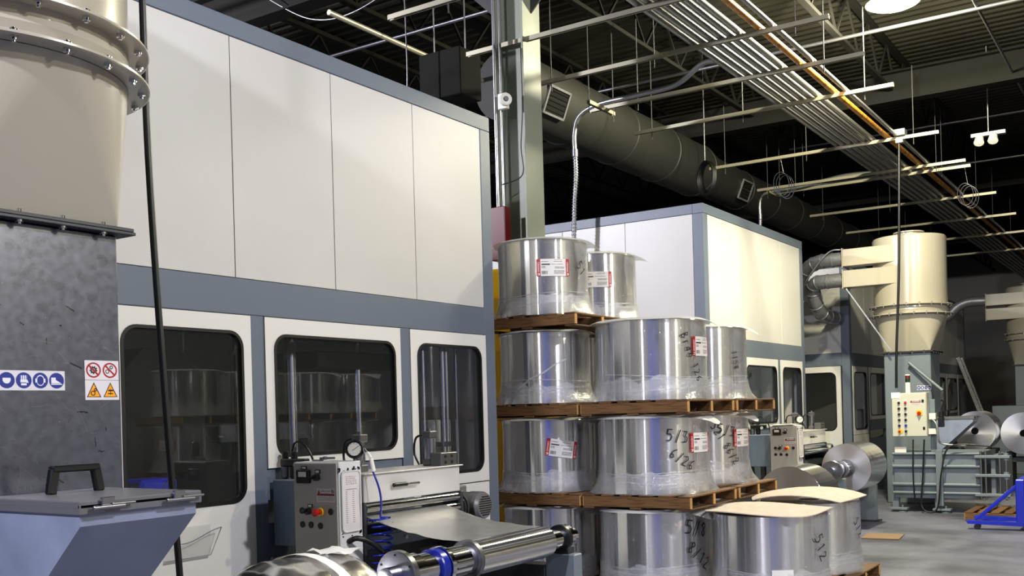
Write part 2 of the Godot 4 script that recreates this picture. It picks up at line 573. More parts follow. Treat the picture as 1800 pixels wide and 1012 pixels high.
func coil_label_image() -> Image:
	var rng := RandomNumberGenerator.new()
	rng.seed = 3
	var im := Image.create(260, 140, false, Image.FORMAT_RGB8)
	im.fill(Color(0.86, 0.85, 0.83))
	var red := Color(0.62, 0.05, 0.06)
	var strip := Image.create(140, 30, false, Image.FORMAT_RGB8)
	strip.fill(red)
	strip.fill_rect(Rect2i(8, 6, 16, 18), Color(0.95, 0.93, 0.92))
	strip.fill_rect(Rect2i(12, 6, 8, 12), red)
	print_text(strip, "GRÄNGES", 34, 8, 2, Color(0.95, 0.9, 0.9))
	strip.rotate_90(COUNTERCLOCKWISE)
	im.blit_rect(strip, Rect2i(0, 0, 30, 140), Vector2i(0, 0))
	im.blit_rect(strip, Rect2i(0, 0, 30, 140), Vector2i(230, 0))
	var k := Color(0.1, 0.1, 0.1)
	smudge_lines(im, rng, Rect2i(140, 6, 60, 6), 1, k)
	smudge_lines(im, rng, Rect2i(38, 20, 55, 8), 1, k)
	smudge_lines(im, rng, Rect2i(130, 20, 70, 8), 1, k)
	im.fill_rect(Rect2i(38, 40, 66, 10), k)
	smudge_lines(im, rng, Rect2i(116, 42, 90, 8), 1, k)
	smudge_lines(im, rng, Rect2i(38, 60, 34, 18), 2, Color(0.25, 0.24, 0.24))
	smudge_lines(im, rng, Rect2i(140, 64, 78, 18), 2, Color(0.18, 0.18, 0.18))
	for x in range(38, 84, 3):
		im.fill_rect(Rect2i(x, 98, rng.randi_range(1, 2), 26), k)
	smudge_lines(im, rng, Rect2i(134, 94, 84, 34), 4, Color(0.2, 0.2, 0.2))
	return im

func sdf_draw(im: Image, at: Rect2i, f: Callable) -> void:      # f(x, y in -1..1) gives a colour or null
	for y in at.size.y:
		for x in at.size.x:
			var c = f.call((x + 0.5) / at.size.x * 2.0 - 1.0, (y + 0.5) / at.size.y * 2.0 - 1.0)
			if c != null:
				im.set_pixel(at.position.x + x, at.position.y + y, c)

func duty_sign_image() -> Image:         # gloves, ear protection, shoes on blue discs
	var im := Image.create(340, 100, false, Image.FORMAT_RGB8)
	im.fill(Color(0.83, 0.82, 0.83))
	var b := Color(0.10, 0.16, 0.50)
	var w := Color(0.88, 0.88, 0.9)
	for k in 4:
		sdf_draw(im, Rect2i(4 + k * 84, 9, 80, 82), func(x: float, y: float):
			if x * x + y * y > 0.96: return null
			match k:
				0:
					if Vector2(x, y + 0.1).length() < 0.5 and y > -0.3: return w
				1:
					if absf(x) < 0.42 and y > -0.6 and y < 0.25 and (y > -0.1 or fmod(absf(x) + 0.05, 0.22) < 0.16): return w
					if absf(x - y * 0.4 - 0.35) < 0.14 and y > -0.1 and y < 0.3: return w
					if absf(x) < 0.36 and y > 0.34 and y < 0.62: return w
				2:
					var d := Vector2(x * 1.25, y).length()
					if d > 0.55 and d < 0.68 and y < 0.1: return w
					if absf(absf(x) - 0.52) < 0.13 and absf(y) < 0.25: return w
					if absf(d - 0.6) < 0.05 and y > 0.1: return w
				3:
					if y > -0.4 and y < 0.34 and x > -0.7 and x < -0.1 + maxf(0.0, (y + 0.1) * 1.7): return w
					if absf(y - 0.45) < 0.05 and absf(x) < 0.72: return w
			return b)
	return im

func hazard_sign_image() -> Image:       # two bans above two warnings
	var im := Image.create(200, 232, false, Image.FORMAT_RGB8)
	im.fill(Color(0.84, 0.82, 0.83))
	im.fill_rect(Rect2i(0, 114, 200, 3), Color(0.5, 0.48, 0.48))
	var red := Color(0.60, 0.05, 0.09)
	var yel := Color(0.95, 0.62, 0.06)
	var k := Color(0.06, 0.06, 0.06)
	for i in 2:
		sdf_draw(im, Rect2i(7 + i * 97, 11, 88, 92), func(x: float, y: float):
			var d := Vector2(x, y).length()
			if d > 0.98: return null
			if d > 0.78 or absf(x - y) < 0.16: return red
			if i == 0:
				if d < 0.42 and d > 0.25: return k
				if d < 0.52 and fmod(atan2(y, x) + TAU, 0.7) < 0.35: return k
			else:
				var a := Vector2(x + 0.35, y - 0.15).length()
				if absf(a - 0.22) < 0.05: return k
				if absf(Vector2(x - 0.2, y + 0.4).length() - 0.18) < 0.06: return k
			return null)
		sdf_draw(im, Rect2i(8 + i * 97, 126, 86, 92), func(x: float, y: float):
			var e := (y + 0.95) / 1.9 * 0.98
			if y < -0.95 or y > 0.95 or absf(x) > e: return null
			if y > 0.86 or absf(x) > e - 0.12: return k
			if i == 0:
				if absf(Vector2(x + 0.12, y - 0.45).length() - 0.26) < 0.06 or absf(Vector2(x - 0.2, y - 0.02).length() - 0.15) < 0.06: return k
			else:
				if (absf(y - 0.1) < 0.09 and x > -0.3 and x < 0.4) or (absf(y - 0.5) < 0.06 and absf(x) < 0.34) or (absf(x) < 0.05 and y > -0.1 and y < 0.65): return k
			return yel)
	return im

func warning_image() -> Image:
	var rng := RandomNumberGenerator.new()
	rng.seed = 8
	var im := Image.create(160, 120, false, Image.FORMAT_RGB8)
	im.fill(Color(0.80, 0.78, 0.77))
	im.fill_rect(Rect2i(4, 44, 152, 20), Color(0.5, 0.12, 0.1))
	print_text(im, "WARNING", 36, 16, 2, Color(0.1, 0.08, 0.08))
	sdf_draw(im, Rect2i(4, 6, 30, 46), func(x: float, y: float):
		if absf(x) < (y + 1.0) * 0.5: return Color(0.55, 0.15, 0.08)
		return null)
	sdf_draw(im, Rect2i(126, 8, 30, 32), func(x: float, y: float):
		var d := Vector2(x, y).length()
		if d < 0.95 and (d > 0.65 or absf(x - y) < 0.3): return Color(0.15, 0.12, 0.12)
		return null)
	smudge_lines(im, rng, Rect2i(10, 72, 140, 40), 5, Color(0.5, 0.49, 0.48))
	return im

func sheet_image(sd: int) -> Image:      # a sheet of typed columns
	var rng := RandomNumberGenerator.new()
	rng.seed = sd
	var im := Image.create(96, 260, false, Image.FORMAT_RGB8)
	im.fill(Color(0.83, 0.80, 0.80))
	smudge_lines(im, rng, Rect2i(20, 20, 56, 40), 5, Color(0.6, 0.56, 0.56))
	im.fill_rect(Rect2i(18, 76, 60, 3), Color(0.45, 0.42, 0.42))
	for r in 16:
		im.fill_rect(Rect2i(18, 86 + r * 9, 9, 3), Color(0.5, 0.47, 0.47))
		im.fill_rect(Rect2i(52, 86 + r * 9, 13, 3), Color(0.55, 0.5, 0.5))
	return im

# ---------------------------------------------------------------- pallets and coils
func make_pallet(sx: float, sz: float, label: String, at: Vector3) -> Node3D:
	var o := thing("wooden_pallet", label, "pallet", at, "pallets under the coils")
	var hx := sx * 0.5
	var hz := sz * 0.5
	for k in 3:
		var z: float = -hz + 0.02 + (sz - 0.04) * k / 2.0
		var b := MB.new()
		b.box(Vector3(0, 0.061, z), Vector3(sx - 0.012, 0.085, 0.038), 0.003)
		local("stringer", b, M["wood_%d" % (k % 3)], o)
		for s in [-1, 1]:
			var e := MB.new()
			e.box(Vector3(s * (hx - 0.004), 0.061, z), Vector3(0.008, 0.085, 0.038), 0.002)
			local("stringer_end", e, M.wood_end, o)
	for k in 6:
		var x: float = -hx + 0.055 + (sx - 0.11) * k / 5.0
		var b := MB.new()
		b.box(Vector3(x, 0.111, 0), Vector3(0.105, 0.015, sz), 0.003)
		local("deck_board", b, M["wood_%d" % ((k + 1) % 3)], o)
	for k in 3:
		var x: float = -hx + 0.055 + (sx - 0.11) * k / 2.0
		var b := MB.new()
		b.box(Vector3(x, 0.0095, 0), Vector3(0.1, 0.015, sz), 0.003)
		local("bottom_board", b, M["wood_%d" % ((k + 2) % 3)], o)
	return o

const STROKES := {
	"5": [[[0.8, 1], [0.25, 1], [0.2, 0.58], [0.6, 0.62], [0.8, 0.38], [0.62, 0.08], [0.15, 0.02]]],
	"/": [[[0.75, 1.05], [0.3, -0.1]]],
	"3": [[[0.15, 0.95], [0.65, 0.95], [0.35, 0.58], [0.75, 0.4], [0.6, 0.05], [0.1, 0.0]]],
	"6": [[[0.75, 1.0], [0.35, 0.7], [0.2, 0.3], [0.45, 0.0], [0.75, 0.22], [0.5, 0.45], [0.22, 0.3]]],
	"2": [[[0.15, 0.8], [0.45, 1.0], [0.75, 0.75], [0.15, 0.0], [0.85, 0.05]]],
	"8": [[[0.5, 0.5], [0.2, 0.78], [0.5, 1.0], [0.8, 0.78], [0.5, 0.5], [0.2, 0.22], [0.5, 0.0], [0.8, 0.22], [0.5, 0.5]]],
	"1": [[[0.3, 0.8], [0.55, 1.0], [0.5, 0.0]]],
	"B": [[[0.2, 1.0], [0.2, 0.0]], [[0.2, 1.0], [0.7, 0.85], [0.25, 0.52], [0.8, 0.3], [0.2, 0.0]]],
	"S": [[[0.8, 0.9], [0.4, 1.0], [0.2, 0.75], [0.7, 0.4], [0.6, 0.05], [0.15, 0.1]]],
	"r": [[[0.3, 0.6], [0.32, 0.0]], [[0.32, 0.45], [0.55, 0.62], [0.75, 0.55]]],
	"d": [[[0.7, 1.0], [0.65, 0.0]], [[0.65, 0.4], [0.3, 0.5], [0.2, 0.15], [0.6, 0.05]]],
	"g": [[[0.7, 0.55], [0.3, 0.5], [0.25, 0.15], [0.65, 0.2], [0.7, 0.55], [0.6, -0.25], [0.2, -0.2]]],
}

# felt pen lines on the curved side of a coil; phi0 = angle of the first letter, lean turns the line
func pen_writing(o: Node3D, r: float, s: String, phi0: float, y0: float, size: float, lean: float) -> void:
	var b := MB.new()
	var x := 0.0
	for ch in s:
		if ch == " ":
			x += 0.6
			continue
		for line in STROKES[ch]:
			for i in line.size() - 1:
				var q := []
				for e in 2:
					var p := Vector2(x + line[i + e][0] * 0.7, line[i + e][1]).rotated(lean) * size
					q.append(p)
				var side: Vector2 = (q[1] - q[0]).orthogonal().normalized() * size * 0.045
				var on := func(p: Vector2) -> Vector3:
					var a := phi0 + p.x / r
					return Vector3(sin(a) * (r + 0.0135), y0 + p.y, cos(a) * (r + 0.0135))
				var a0: float = phi0 + q[0].x / r
				b.flat(on.call(q[0] + side), on.call(q[1] + side), on.call(q[1] - side), on.call(q[0] - side), Vector3(sin(a0), 0, cos(a0)))
		x += 0.75
	local("pen_writing", b, M.ink, o)

func coil_label(o: Node3D, r: float, phi: float, y: float, w: float, h: float, tilt := 0.0) -> void:
	var rows := []
	for i in 3:
		var row := []
		for j in 9:
			var p := Vector2((j / 8.0 - 0.5) * w, (0.5 - i / 2.0) * h).rotated(tilt)
			var a := phi + p.x / r
			row.append(Vector3(sin(a) * (r + 0.0125), y + p.y, cos(a) * (r + 0.0125)))
		rows.append(row)
	var b := MB.new()
	b.sheet(rows, false, true)
	local("label_sheet", b, M.coil_label, o, "white paper label with red ends and small print")

# a coil of foil standing on end, wrapped in stretch film; base of the coil at y = 0
func make_coil(called: String, label: String, group: String, at: Vector3, r: float, h: float, sd: int, opt := {}) -> Node3D:
	var o := thing(called, label, "coil", at, group)
	var rng := RandomNumberGenerator.new()
	rng.seed = sd
	var fn := FastNoiseLite.new()
	fn.seed = sd
	fn.frequency = 1.0
	fn.fractal_octaves = 3
	var b := MB.new()
	var e := 0.006
	b.lathe([[0.09, 0.0], [r - e, 0.0], [r, e]], 72)
	var side := [[], []]                     # the wound side is never quite round: faint upright waves
	for j in 361:
		var a := TAU * (j % 360) / 360.0
		var rr := r + 0.0009 * fn.get_noise_3d(sin(a) * 4.5, 20.0, cos(a) * 4.5) + 0.00022 * fn.get_noise_3d(sin(a) * 17.0, 30.0, cos(a) * 17.0)
		side[0].append(Vector3(sin(a) * rr, e, cos(a) * rr))
		side[1].append(Vector3(sin(a) * rr, h - e, cos(a) * rr))
	b.sheet(side, true, false)
	b.lathe([[r, h - e], [r - e, h], [0.09, h], [0.09, h * 0.8]], 72)
	local("foil_roll", b, M.foil, o)
	# stretch film round the side
	var rows := []
	for i in 15:
		var f := i / 14.0
		var row := []
		for j in 97:
			var a := TAU * (j % 96) / 96.0
			var k := fn.get_noise_3d(sin(a) * 3.0, f * 2.5, cos(a) * 3.0)
			row.append(Vector3(sin(a), 0, cos(a)) * (r + 0.0028 + 0.0022 * k) + Vector3.UP * (h * (0.06 + 0.92 * f)))
		rows.append(row)
	b = MB.new()
	b.sheet(rows, true, false, 1.0, 1.0)
	local("stretch_film", b, M.film, o)
	# crinkled film gathered up both sides
	if opt.get("folds", true):
		for q in [[-1.32, -0.78], [0.82, 1.36]]:
			rows = []
			for i in 29:
				var fv := i / 28.0
				var row := []
				for j in 19:
					var fu := j / 18.0
					var a: float = atan2(-at.x, -at.z) + lerpf(q[0], q[1], fu) + 0.05 * sin(fv * 7.0 + sd)
					var k := fn.get_noise_3d(a * 14.0, fv * 12.0, 3.0)
					row.append(Vector3(sin(a), 0, cos(a)) * (r + 0.0065 + 0.004 * k * sin(fu * PI)) + Vector3.UP * (h * (0.1 + 0.86 * fv)))
				rows.append(row)
			b = MB.new()
			b.sheet(rows, false, false, 1.0, 1.6)
			local("film_fold", b, M.film_fold, o)
	# skirt of film gathered over the pallet
	if opt.get("skirt", true):
		rows = []
		for i in 9:
			var f := i / 8.0
			var row := []
			for j in 121:
				var a := TAU * (j % 120) / 120.0
				var sq := minf(0.5 / maxf(absf(sin(a)), absf(cos(a))), r + float(opt.get("flare", 0.10)))
				var k := fn.get_noise_3d(sin(a) * 2.2, f * 0.6, cos(a) * 2.2)
				var k2 := fn.get_noise_3d(sin(a) * 9.0, f * 1.5 + 4.0, cos(a) * 9.0)
				var out := lerpf(r + 0.010, lerpf(r + 0.05, sq, 0.8) + 0.03 * k, pow(f, 2.6)) + 0.010 * k2 * (0.3 + f)
				var y := lerpf(h * (0.27 + 0.10 * k), 0.003, f)
				row.append(Vector3(sin(a), 0, cos(a)) * maxf(out, r + 0.007) + Vector3.UP * y)
			rows.append(row)
		b = MB.new()
		b.sheet(rows, true, true, 1.0, 1.0)
		local("film_skirt", b, M.film_skirt, o)
		# bands of film pulled round the lower part
		for q in 3:
			var ph := rng.randf() * TAU
			var yb: float = h * (0.16 + 0.07 * q)
			var path := []
			for j in 73:
				var a := TAU * j / 72.0
				path.append(Vector3(sin(a) * (r + 0.011), yb + 0.02 * sin(a + ph) + 0.006 * sin(3.0 * a + ph), cos(a) * (r + 0.011)))
			b = MB.new()
			b.tube(path, 0.0028, 5, false)
			local("film_band", b, M.film_skirt, o)
	# cap sheet: lies on the top and flares past the edge
	if opt.get("cap", true):
		var tail: float = opt.get("tail", 1.6)
		rows = []
		for i in 9:
			var f := i / 8.0
			var row := []
			for j in 97:
				var a := TAU * (j % 96) / 96.0
				var k := fn.get_noise_3d(sin(a) * 1.6, 7.0, cos(a) * 1.6)
				var tl := exp(-pow(wrapf(a - tail, -PI, PI) / 0.3, 2.0))
				var rr := lerpf(r * 0.85, r + 0.045 + 0.02 * k + 0.09 * tl, f)
				var over := maxf(0.0, (rr - r * 0.985) / 0.06)
				var y := h + 0.006 + 0.012 * sin(f * PI) + over * (0.010 * k - 0.012) - 0.02 * tl * over
				row.append(Vector3(sin(a) * rr, y, cos(a) * rr))
			rows.append(row)
		b = MB.new()
		b.sheet(rows, true, false)
		local("cap_sheet", b, M.film_cap, o)
	for q in opt.get("labels", []):
		coil_label(o, r, q[0], q[1] * h, q[2], q[3], q[4])
	for q in opt.get("pen", []):
		pen_writing(o, r, q[0], q[1], q[2] * h, q[3], q[4])
	if opt.has("tape"):            # a rope of twisted film slung across the side
		var path := []
		for j in 25:
			var f := j / 24.0
			var a: float = lerpf(opt.tape[0], opt.tape[2], f)
			path.append(Vector3(sin(a) * (r + 0.012), h * lerpf(opt.tape[1], opt.tape[3], f) + 0.006 * sin(f * 17.0), cos(a) * (r + 0.012)))
		b = MB.new()
		b.tube(path, 0.007, 6)
		local("film_rope", b, M.film_skirt, o)
	return o

# ---------------------------------------------------------------- booths
func front_frame(z0: float) -> Transform3D:      # u runs away down the aisle, v up, w out of the booth front
	return Transform3D(Basis(Vector3(0, 0, -1), Vector3.UP, Vector3(1, 0, 0)), Vector3(FX, 0, z0))

func window_door(o: Node3D, xf: Transform3D, u0: float, u1: float, v0: float, v1: float, win: Rect2, called := "window_panel") -> void:
	var b := MB.new()
	var g := 0.004
	b.window_plate(Rect2(u0 + g, v0 + g, u1 - u0 - 2 * g, v1 - v0 - 2 * g), win, 0.10, -0.035, 0.004, xf)
	var d := part(called, b, M.door_white, o)
	b = MB.new()
	b.ring(rounded(win.grow(0.006), 0.106), rounded(win.grow(-0.013), 0.088), -0.03, 0.010, xf)
	local("gasket", b, M.rubber, d)
	b = MB.new()
	var pts := rounded(win.grow(-0.004), 0.096)
	var c := win.get_center()
	var o3 := xf.basis.z
	for k in pts.size():
		b.tri(xf * Vector3(c.x, c.y, -0.012), xf * Vector3(pts[k].x, pts[k].y, -0.012), xf * Vector3(pts[(k + 1) % pts.size()].x, pts[(k + 1) % pts.size()].y, -0.012), o3, o3, o3)
	local("pane", b, M.glass, d)

func plate(o: Node3D, called: String, m: Material, xf: Transform3D, u0: float, u1: float, v0: float, v1: float, w0: float, w1: float, bev := 0.002) -> MeshInstance3D:
	var b := MB.new()
	b.box(xf * Vector3((u0 + u1) * 0.5, (v0 + v1) * 0.5, (w0 + w1) * 0.5), Vector3(absf(u1 - u0), absf(v1 - v0), absf(w1 - w0)), bev, xf.basis)
	return part(called, b, m, o)

func make_booth(label: String, z0: float, mirrored: bool, side_door: bool) -> Node3D:
	var L := 3.87
	var D := 4.0
	var o := thing("machine_booth", label, "booth", Vector3(FX - D * 0.5, 0, z0 - L * 0.5), "white machine booths along the aisle")
	var xf := front_frame(z0)
	var top := 4.1
	# front: rail, band, plinth and posts
	plate(o, "top_rail", M.frame_grey, xf, 0, L, 3.98, top, -0.14, 0.0, 0.004)
	plate(o, "middle_band", M.frame_grey, xf, 0.14, L - 0.14, 2.253, 2.476, -0.14, 0.0, 0.004)
	plate(o, "plinth", M.frame_grey, xf, 0.14, L - 0.14, 0.0, 0.12, -0.14, -0.001, 0.004)
	for u in [0.0, L - 0.14]:
		plate(o, "corner_post", M.frame_grey, xf, u, u + 0.14, 0.0, 3.979, -0.14, 0.0, 0.004)
	for u in [1.148, 2.614]:
		plate(o, "window_post", M.frame_grey, xf, u, u + 0.108, 0.121, 2.252, -0.1, -0.001, 0.003)
	# four upper panels with narrow joints over a dark backing
	plate(o, "panel_backing", M.seam_dark, xf, 0.14, L - 0.14, 2.476, 3.98, -0.09, -0.03)
	for k in 4:
		var u0 := 0.142 + k * 0.8965
		plate(o, "upper_panel", M.panel_white, xf, u0 + 0.003, u0 + 0.8935, 2.480, 3.976, -0.028, -0.004, 0.002)
	# windows: the end doors are deep, the middle one stops above the web slot
	var mir := func(a: float, b: float) -> Array: return [L - b, L - a] if mirrored else [a, b]
	var d1: Array = mir.call(0.14, 1.147)
	var d2: Array = mir.call(1.257, 2.613)
	var d3: Array = mir.call(2.723, 3.73)
	var w1: Array = mir.call(0.20, 1.07)
	var w2: Array = mir.call(1.34, 2.54)
	var w3: Array = mir.call(2.81, 3.65)
	window_door(o, xf, d1[0], d1[1], 0.125, 2.252, Rect2(w1[0], 1.09, w1[1] - w1[0], 1.052))
	window_door(o, xf, d2[0], d2[1], 1.278, 2.252, Rect2(w2[0], 1.352, w2[1] - w2[0], 0.788))
	window_door(o, xf, d3[0], d3[1], 1.032, 2.252, Rect2(w3[0], 1.125, w3[1] - w3[0], 1.018))
	plate(o, "lower_panel", M.door_white, xf, d3[0] + 0.004, d3[1] - 0.004, 0.125, 1.026, -0.035, 0.003)
	plate(o, "slot_panel", M.frame_grey, xf, d2[0] + 0.004, d2[1] - 0.004, 0.125, 0.93, -0.06, -0.01)
	plate(o, "slot_panel", M.frame_grey, xf, d2[0] + 0.004, d2[1] - 0.004, 1.08, 1.272, -0.06, -0.01)
	# near end, facing up the aisle: u runs out to the front corner
	var sf := Transform3D(Basis(Vector3(1, 0, 0), Vector3.UP, Vector3(0, 0, 1)), Vector3(FX - D, 0, z0))
	plate(o, "top_rail", M.frame_grey, sf, 0, D - 0.141, 3.98, top, -0.14, 0.0, 0.004)
	plate(o, "middle_band", M.frame_grey, sf, 0.14, D - 0.141, 2.253, 2.476, -0.14, 0.0, 0.004)
	plate(o, "corner_post", M.frame_grey, sf, 0, 0.139, 0.0, 3.979, -0.14, 0.0, 0.004)
	plate(o, "panel_backing", M.seam_dark, sf, 0.14, D - 0.141, 2.476, 3.98, -0.09, -0.03)
	var pw := (D - 0.282) / 4.0
	for k in 4:
		var u0 := 0.141 + k * pw
		plate(o, "upper_panel", M.panel_white, sf, u0 + 0.003, u0 + pw - 0.003, 2.480, 3.976, -0.028, -0.004, 0.002)
		if k == 3 and side_door:
			window_door(o, sf, u0, u0 + pw - 0.02, 0.125, 2.252, Rect2(u0 + 0.09, 1.12, pw - 0.2, 1.02))
		else:
			plate(o, "lower_panel", M.door_white, sf, u0 + 0.003, u0 + pw - 0.003, 0.125, 2.249, -0.028, -0.004, 0.002)
	# far end, back and roof
	var ff := Transform3D(Basis(Vector3(1, 0, 0), Vector3.UP, Vector3(0, 0, 1)), Vector3(FX - D, 0, z0 - L))
	plate(o, "end_wall", M.panel_white, ff, 0, D - 0.141, 0, top, 0.0, 0.04)
	plate(o, "back_wall", M.panel_white, Transform3D(Basis(Vector3(0, 0, -1), Vector3.UP, Vector3(1, 0, 0)), Vector3(FX - D, 0, z0)), 0.15, L - 0.05, 0, top, 0.0, 0.04)
	var b := MB.new()
	b.span(Vector3(FX - D + 0.05, top - 0.05, z0 - 0.15), Vector3(FX - 0.15, top - 0.002, z0 - L + 0.05))
	part("roof_sheet", b, M.frame_grey, o)
	return o

# ---------------------------------------------------------------- cyclone separators
const SW := 0.35          # half width of the square base
func make_cyclone(label: String, at: Vector3) -> Node3D:
	var o := thing("cyclone_separator", label, "cyclone", at, "cream cyclone separators over the balers")
	var b := MB.new()
	b.box(Vector3(0, 1.18, 0), Vector3(SW * 2, 2.36, SW * 2), 0.012)
	local("base_column", b, M.scratched if at.z > -5.0 else M.machine_grey, o, "bare scratched sheet steel base column" if at.z > -5.0 else "")
	b = MB.new()                # angle iron frames bolted together on top of the base
	b.box(Vector3(0, 2.362, 0), Vector3(SW * 2 + 0.10, 0.012, SW * 2 + 0.10), 0.002)
	b.box(Vector3(0, 2.377, 0), Vector3(SW * 2 + 0.09, 0.014, SW * 2 + 0.09), 0.002)
	local("base_flange", b, M.dark_frame, o)
	for side in 4:
		for k in 4:
			var p := Vector3(SW + 0.03, 2.37, -SW + (k + 0.5) * SW * 0.5).rotated(Vector3.UP, side * PI / 2)
			b = MB.new()
			b.lathe([[0, -0.03], [0.009, -0.03], [0.009, 0.026], [0, 0.026]], 6, Transform3D(Basis(), p))
			b.lathe([[0.006, -0.022], [0.016, -0.022], [0.016, -0.010], [0.006, -0.010]], 6, Transform3D(Basis(), p))
			local("flange_bolt", b, M.chrome, o)
	# square to round hopper
	var rc := 0.545
	var y0 := 2.386
	var y1 := 2.955
	b = MB.new()
	for k in 4:
		var cn := Vector3(SW, y0, SW).rotated(Vector3.UP, k * PI / 2)
		var cn2 := Vector3(SW, y0, SW).rotated(Vector3.UP, (k + 1) * PI / 2)
		var seg := 14
		for s in seg:
			var q := []
			for e in 2:
				var a: float = k * PI / 2 + PI / 2 * (s + e) / seg
				var d := Vector3(sin(a), 0, cos(a))
				var tg := Vector3(cos(a), 0, -sin(a))
				var p := d * rc + Vector3.UP * y1
				var nn := tg.cross(cn - p).normalized()
				if nn.dot(d) < 0:
					nn = -nn
				q.append([p, nn])
			b.tri(cn, q[0][0], q[1][0], (q[0][1] + q[1][1]).normalized(), q[0][1], q[1][1])
		var ax := k * PI / 2 + PI / 2
		var pm := Vector3(sin(ax), 0, cos(ax)) * rc + Vector3.UP * y1
		b.flat(cn, cn2, pm, pm, Vector3(sin(ax), 0, cos(ax)))
	local("square_to_round_hopper", b, M.silo_cream, o)
	for yy in [2.957, 3.098]:
		b = MB.new()
		b.lathe([[0.545, 0], [0.625, 0], [0.63, 0.003], [0.63, 0.011], [0.625, 0.014], [0.545, 0.014]], 64, Transform3D(Basis(), Vector3(0, yy, 0)))
		var fl := local("ring_flange", b, M.silo_cream, o)
		for k in 20:
			var a: float = TAU * (k + 0.5) / 20.0 + yy
			var p := Vector3(sin(a) * 0.595, yy + 0.007, cos(a) * 0.595)
			b = MB.new()
			b.lathe([[0, -0.028], [0.008, -0.028], [0.008, 0.024], [0, 0.024]], 6, Transform3D(Basis(), p))
			b.lathe([[0.006, -0.020], [0.016, -0.020], [0.016, -0.008], [0.006, -0.008]], 6, Transform3D(Basis(), p))
			b.lathe([[0.006, 0.008], [0.016, 0.008], [0.016, 0.018], [0.006, 0.018]], 6, Transform3D(Basis(), p))
			local("flange_bolt", b, M.chrome, fl)
	b = MB.new()
	b.lathe([[0.55, 2.970], [0.552, 3.0], [0.562, 3.03], [0.552, 3.06], [0.55, 3.098]], 64)
	local("joint_ring", b, M.silo_cream, o)
	b = MB.new()
	b.lathe([[0.55, 3.112], [0.555, 4.17], [0.54, 4.195], [0.0, 4.20]], 64)
	local("cylinder_body", b, M.silo_cream, o)
	b = MB.new()
	b.lathe([[0.2, 4.19], [0.2, 4.27], [0.235, 4.275], [0.235, 4.29], [0.19, 4.29], [0.19, 4.2]], 40)
	local("outlet_neck", b, M.silo_cream, o)
	for k in 2:
		var yc: float = 3.92 - 0.34 * k
		b = MB.new()
		b.box(Vector3(-0.47, yc, 0.41), Vector3(0.86, 0.27, 0.27), 0.006)
		b.box(Vector3(-0.905, yc, 0.41), Vector3(0.014, 0.31, 0.31), 0.002)
		local("inlet_box", b, M.silo_cream, o)
	return o

func make_chute(label: String, base: Vector3) -> void:       # base: the front face of the cyclone's base, centre, at the floor
	var o := thing("waste_chute", label, "chute", base, "grey waste chutes on the cyclone bases")
	var zf := Transform3D(Basis(), Vector3(0, 0, 0))
	var w0 := -0.235
	var w1 := 0.235
	var b := MB.new()
	b.prism(PackedVector2Array([Vector2(0.004, 1.318), Vector2(0.565, 1.318), Vector2(0.565, 1.262), Vector2(0.004, 0.74)]), w0, w1, zf)
	local("chute_body", b, M.bin_grey, o)
	b = MB.new()
	b.box(Vector3(0.295, 1.333, 0), Vector3(0.58, 0.026, 0.495), 0.004)
	b.box(Vector3(0.579, 1.318, 0), Vector3(0.012, 0.035, 0.495), 0.003)
	b.box(Vector3(0.295, 1.318, 0.242), Vector3(0.56, 0.035, 0.010), 0.003)
	local("lid", b, M.lid_grey, o)
	b = MB.new()
	var hz := -0.02
	for s in [-1, 1]:
		b.bar(Vector3(0.16, 1.345, hz + s * 0.10), Vector3(0.16, 1.44, hz + s * 0.083), 0.036, 0.03, 0.006)
	b.bar(Vector3(0.16, 1.437, hz - 0.098), Vector3(0.16, 1.437, hz + 0.098), 0.036, 0.026, 0.006)
	local("handle", b, M.black_plastic, o)
	for s in [-0.15, 0.14]:
		b = MB.new()
		b.box(Vector3(0.594, 1.335, s + 0.01), Vector3(0.012, 0.04, 0.05), 0.002)
		b.rod(Vector3(0.602, 1.322, s - 0.05), Vector3(0.602, 1.322, s + 0.07), 0.008, 10, 0.002)
		b.rod(Vector3(0.602, 1.330, s + 0.0), Vector3(0.602, 1.330, s - 0.09), 0.005, 8)
		local("toggle_latch", b, M.steel, o)

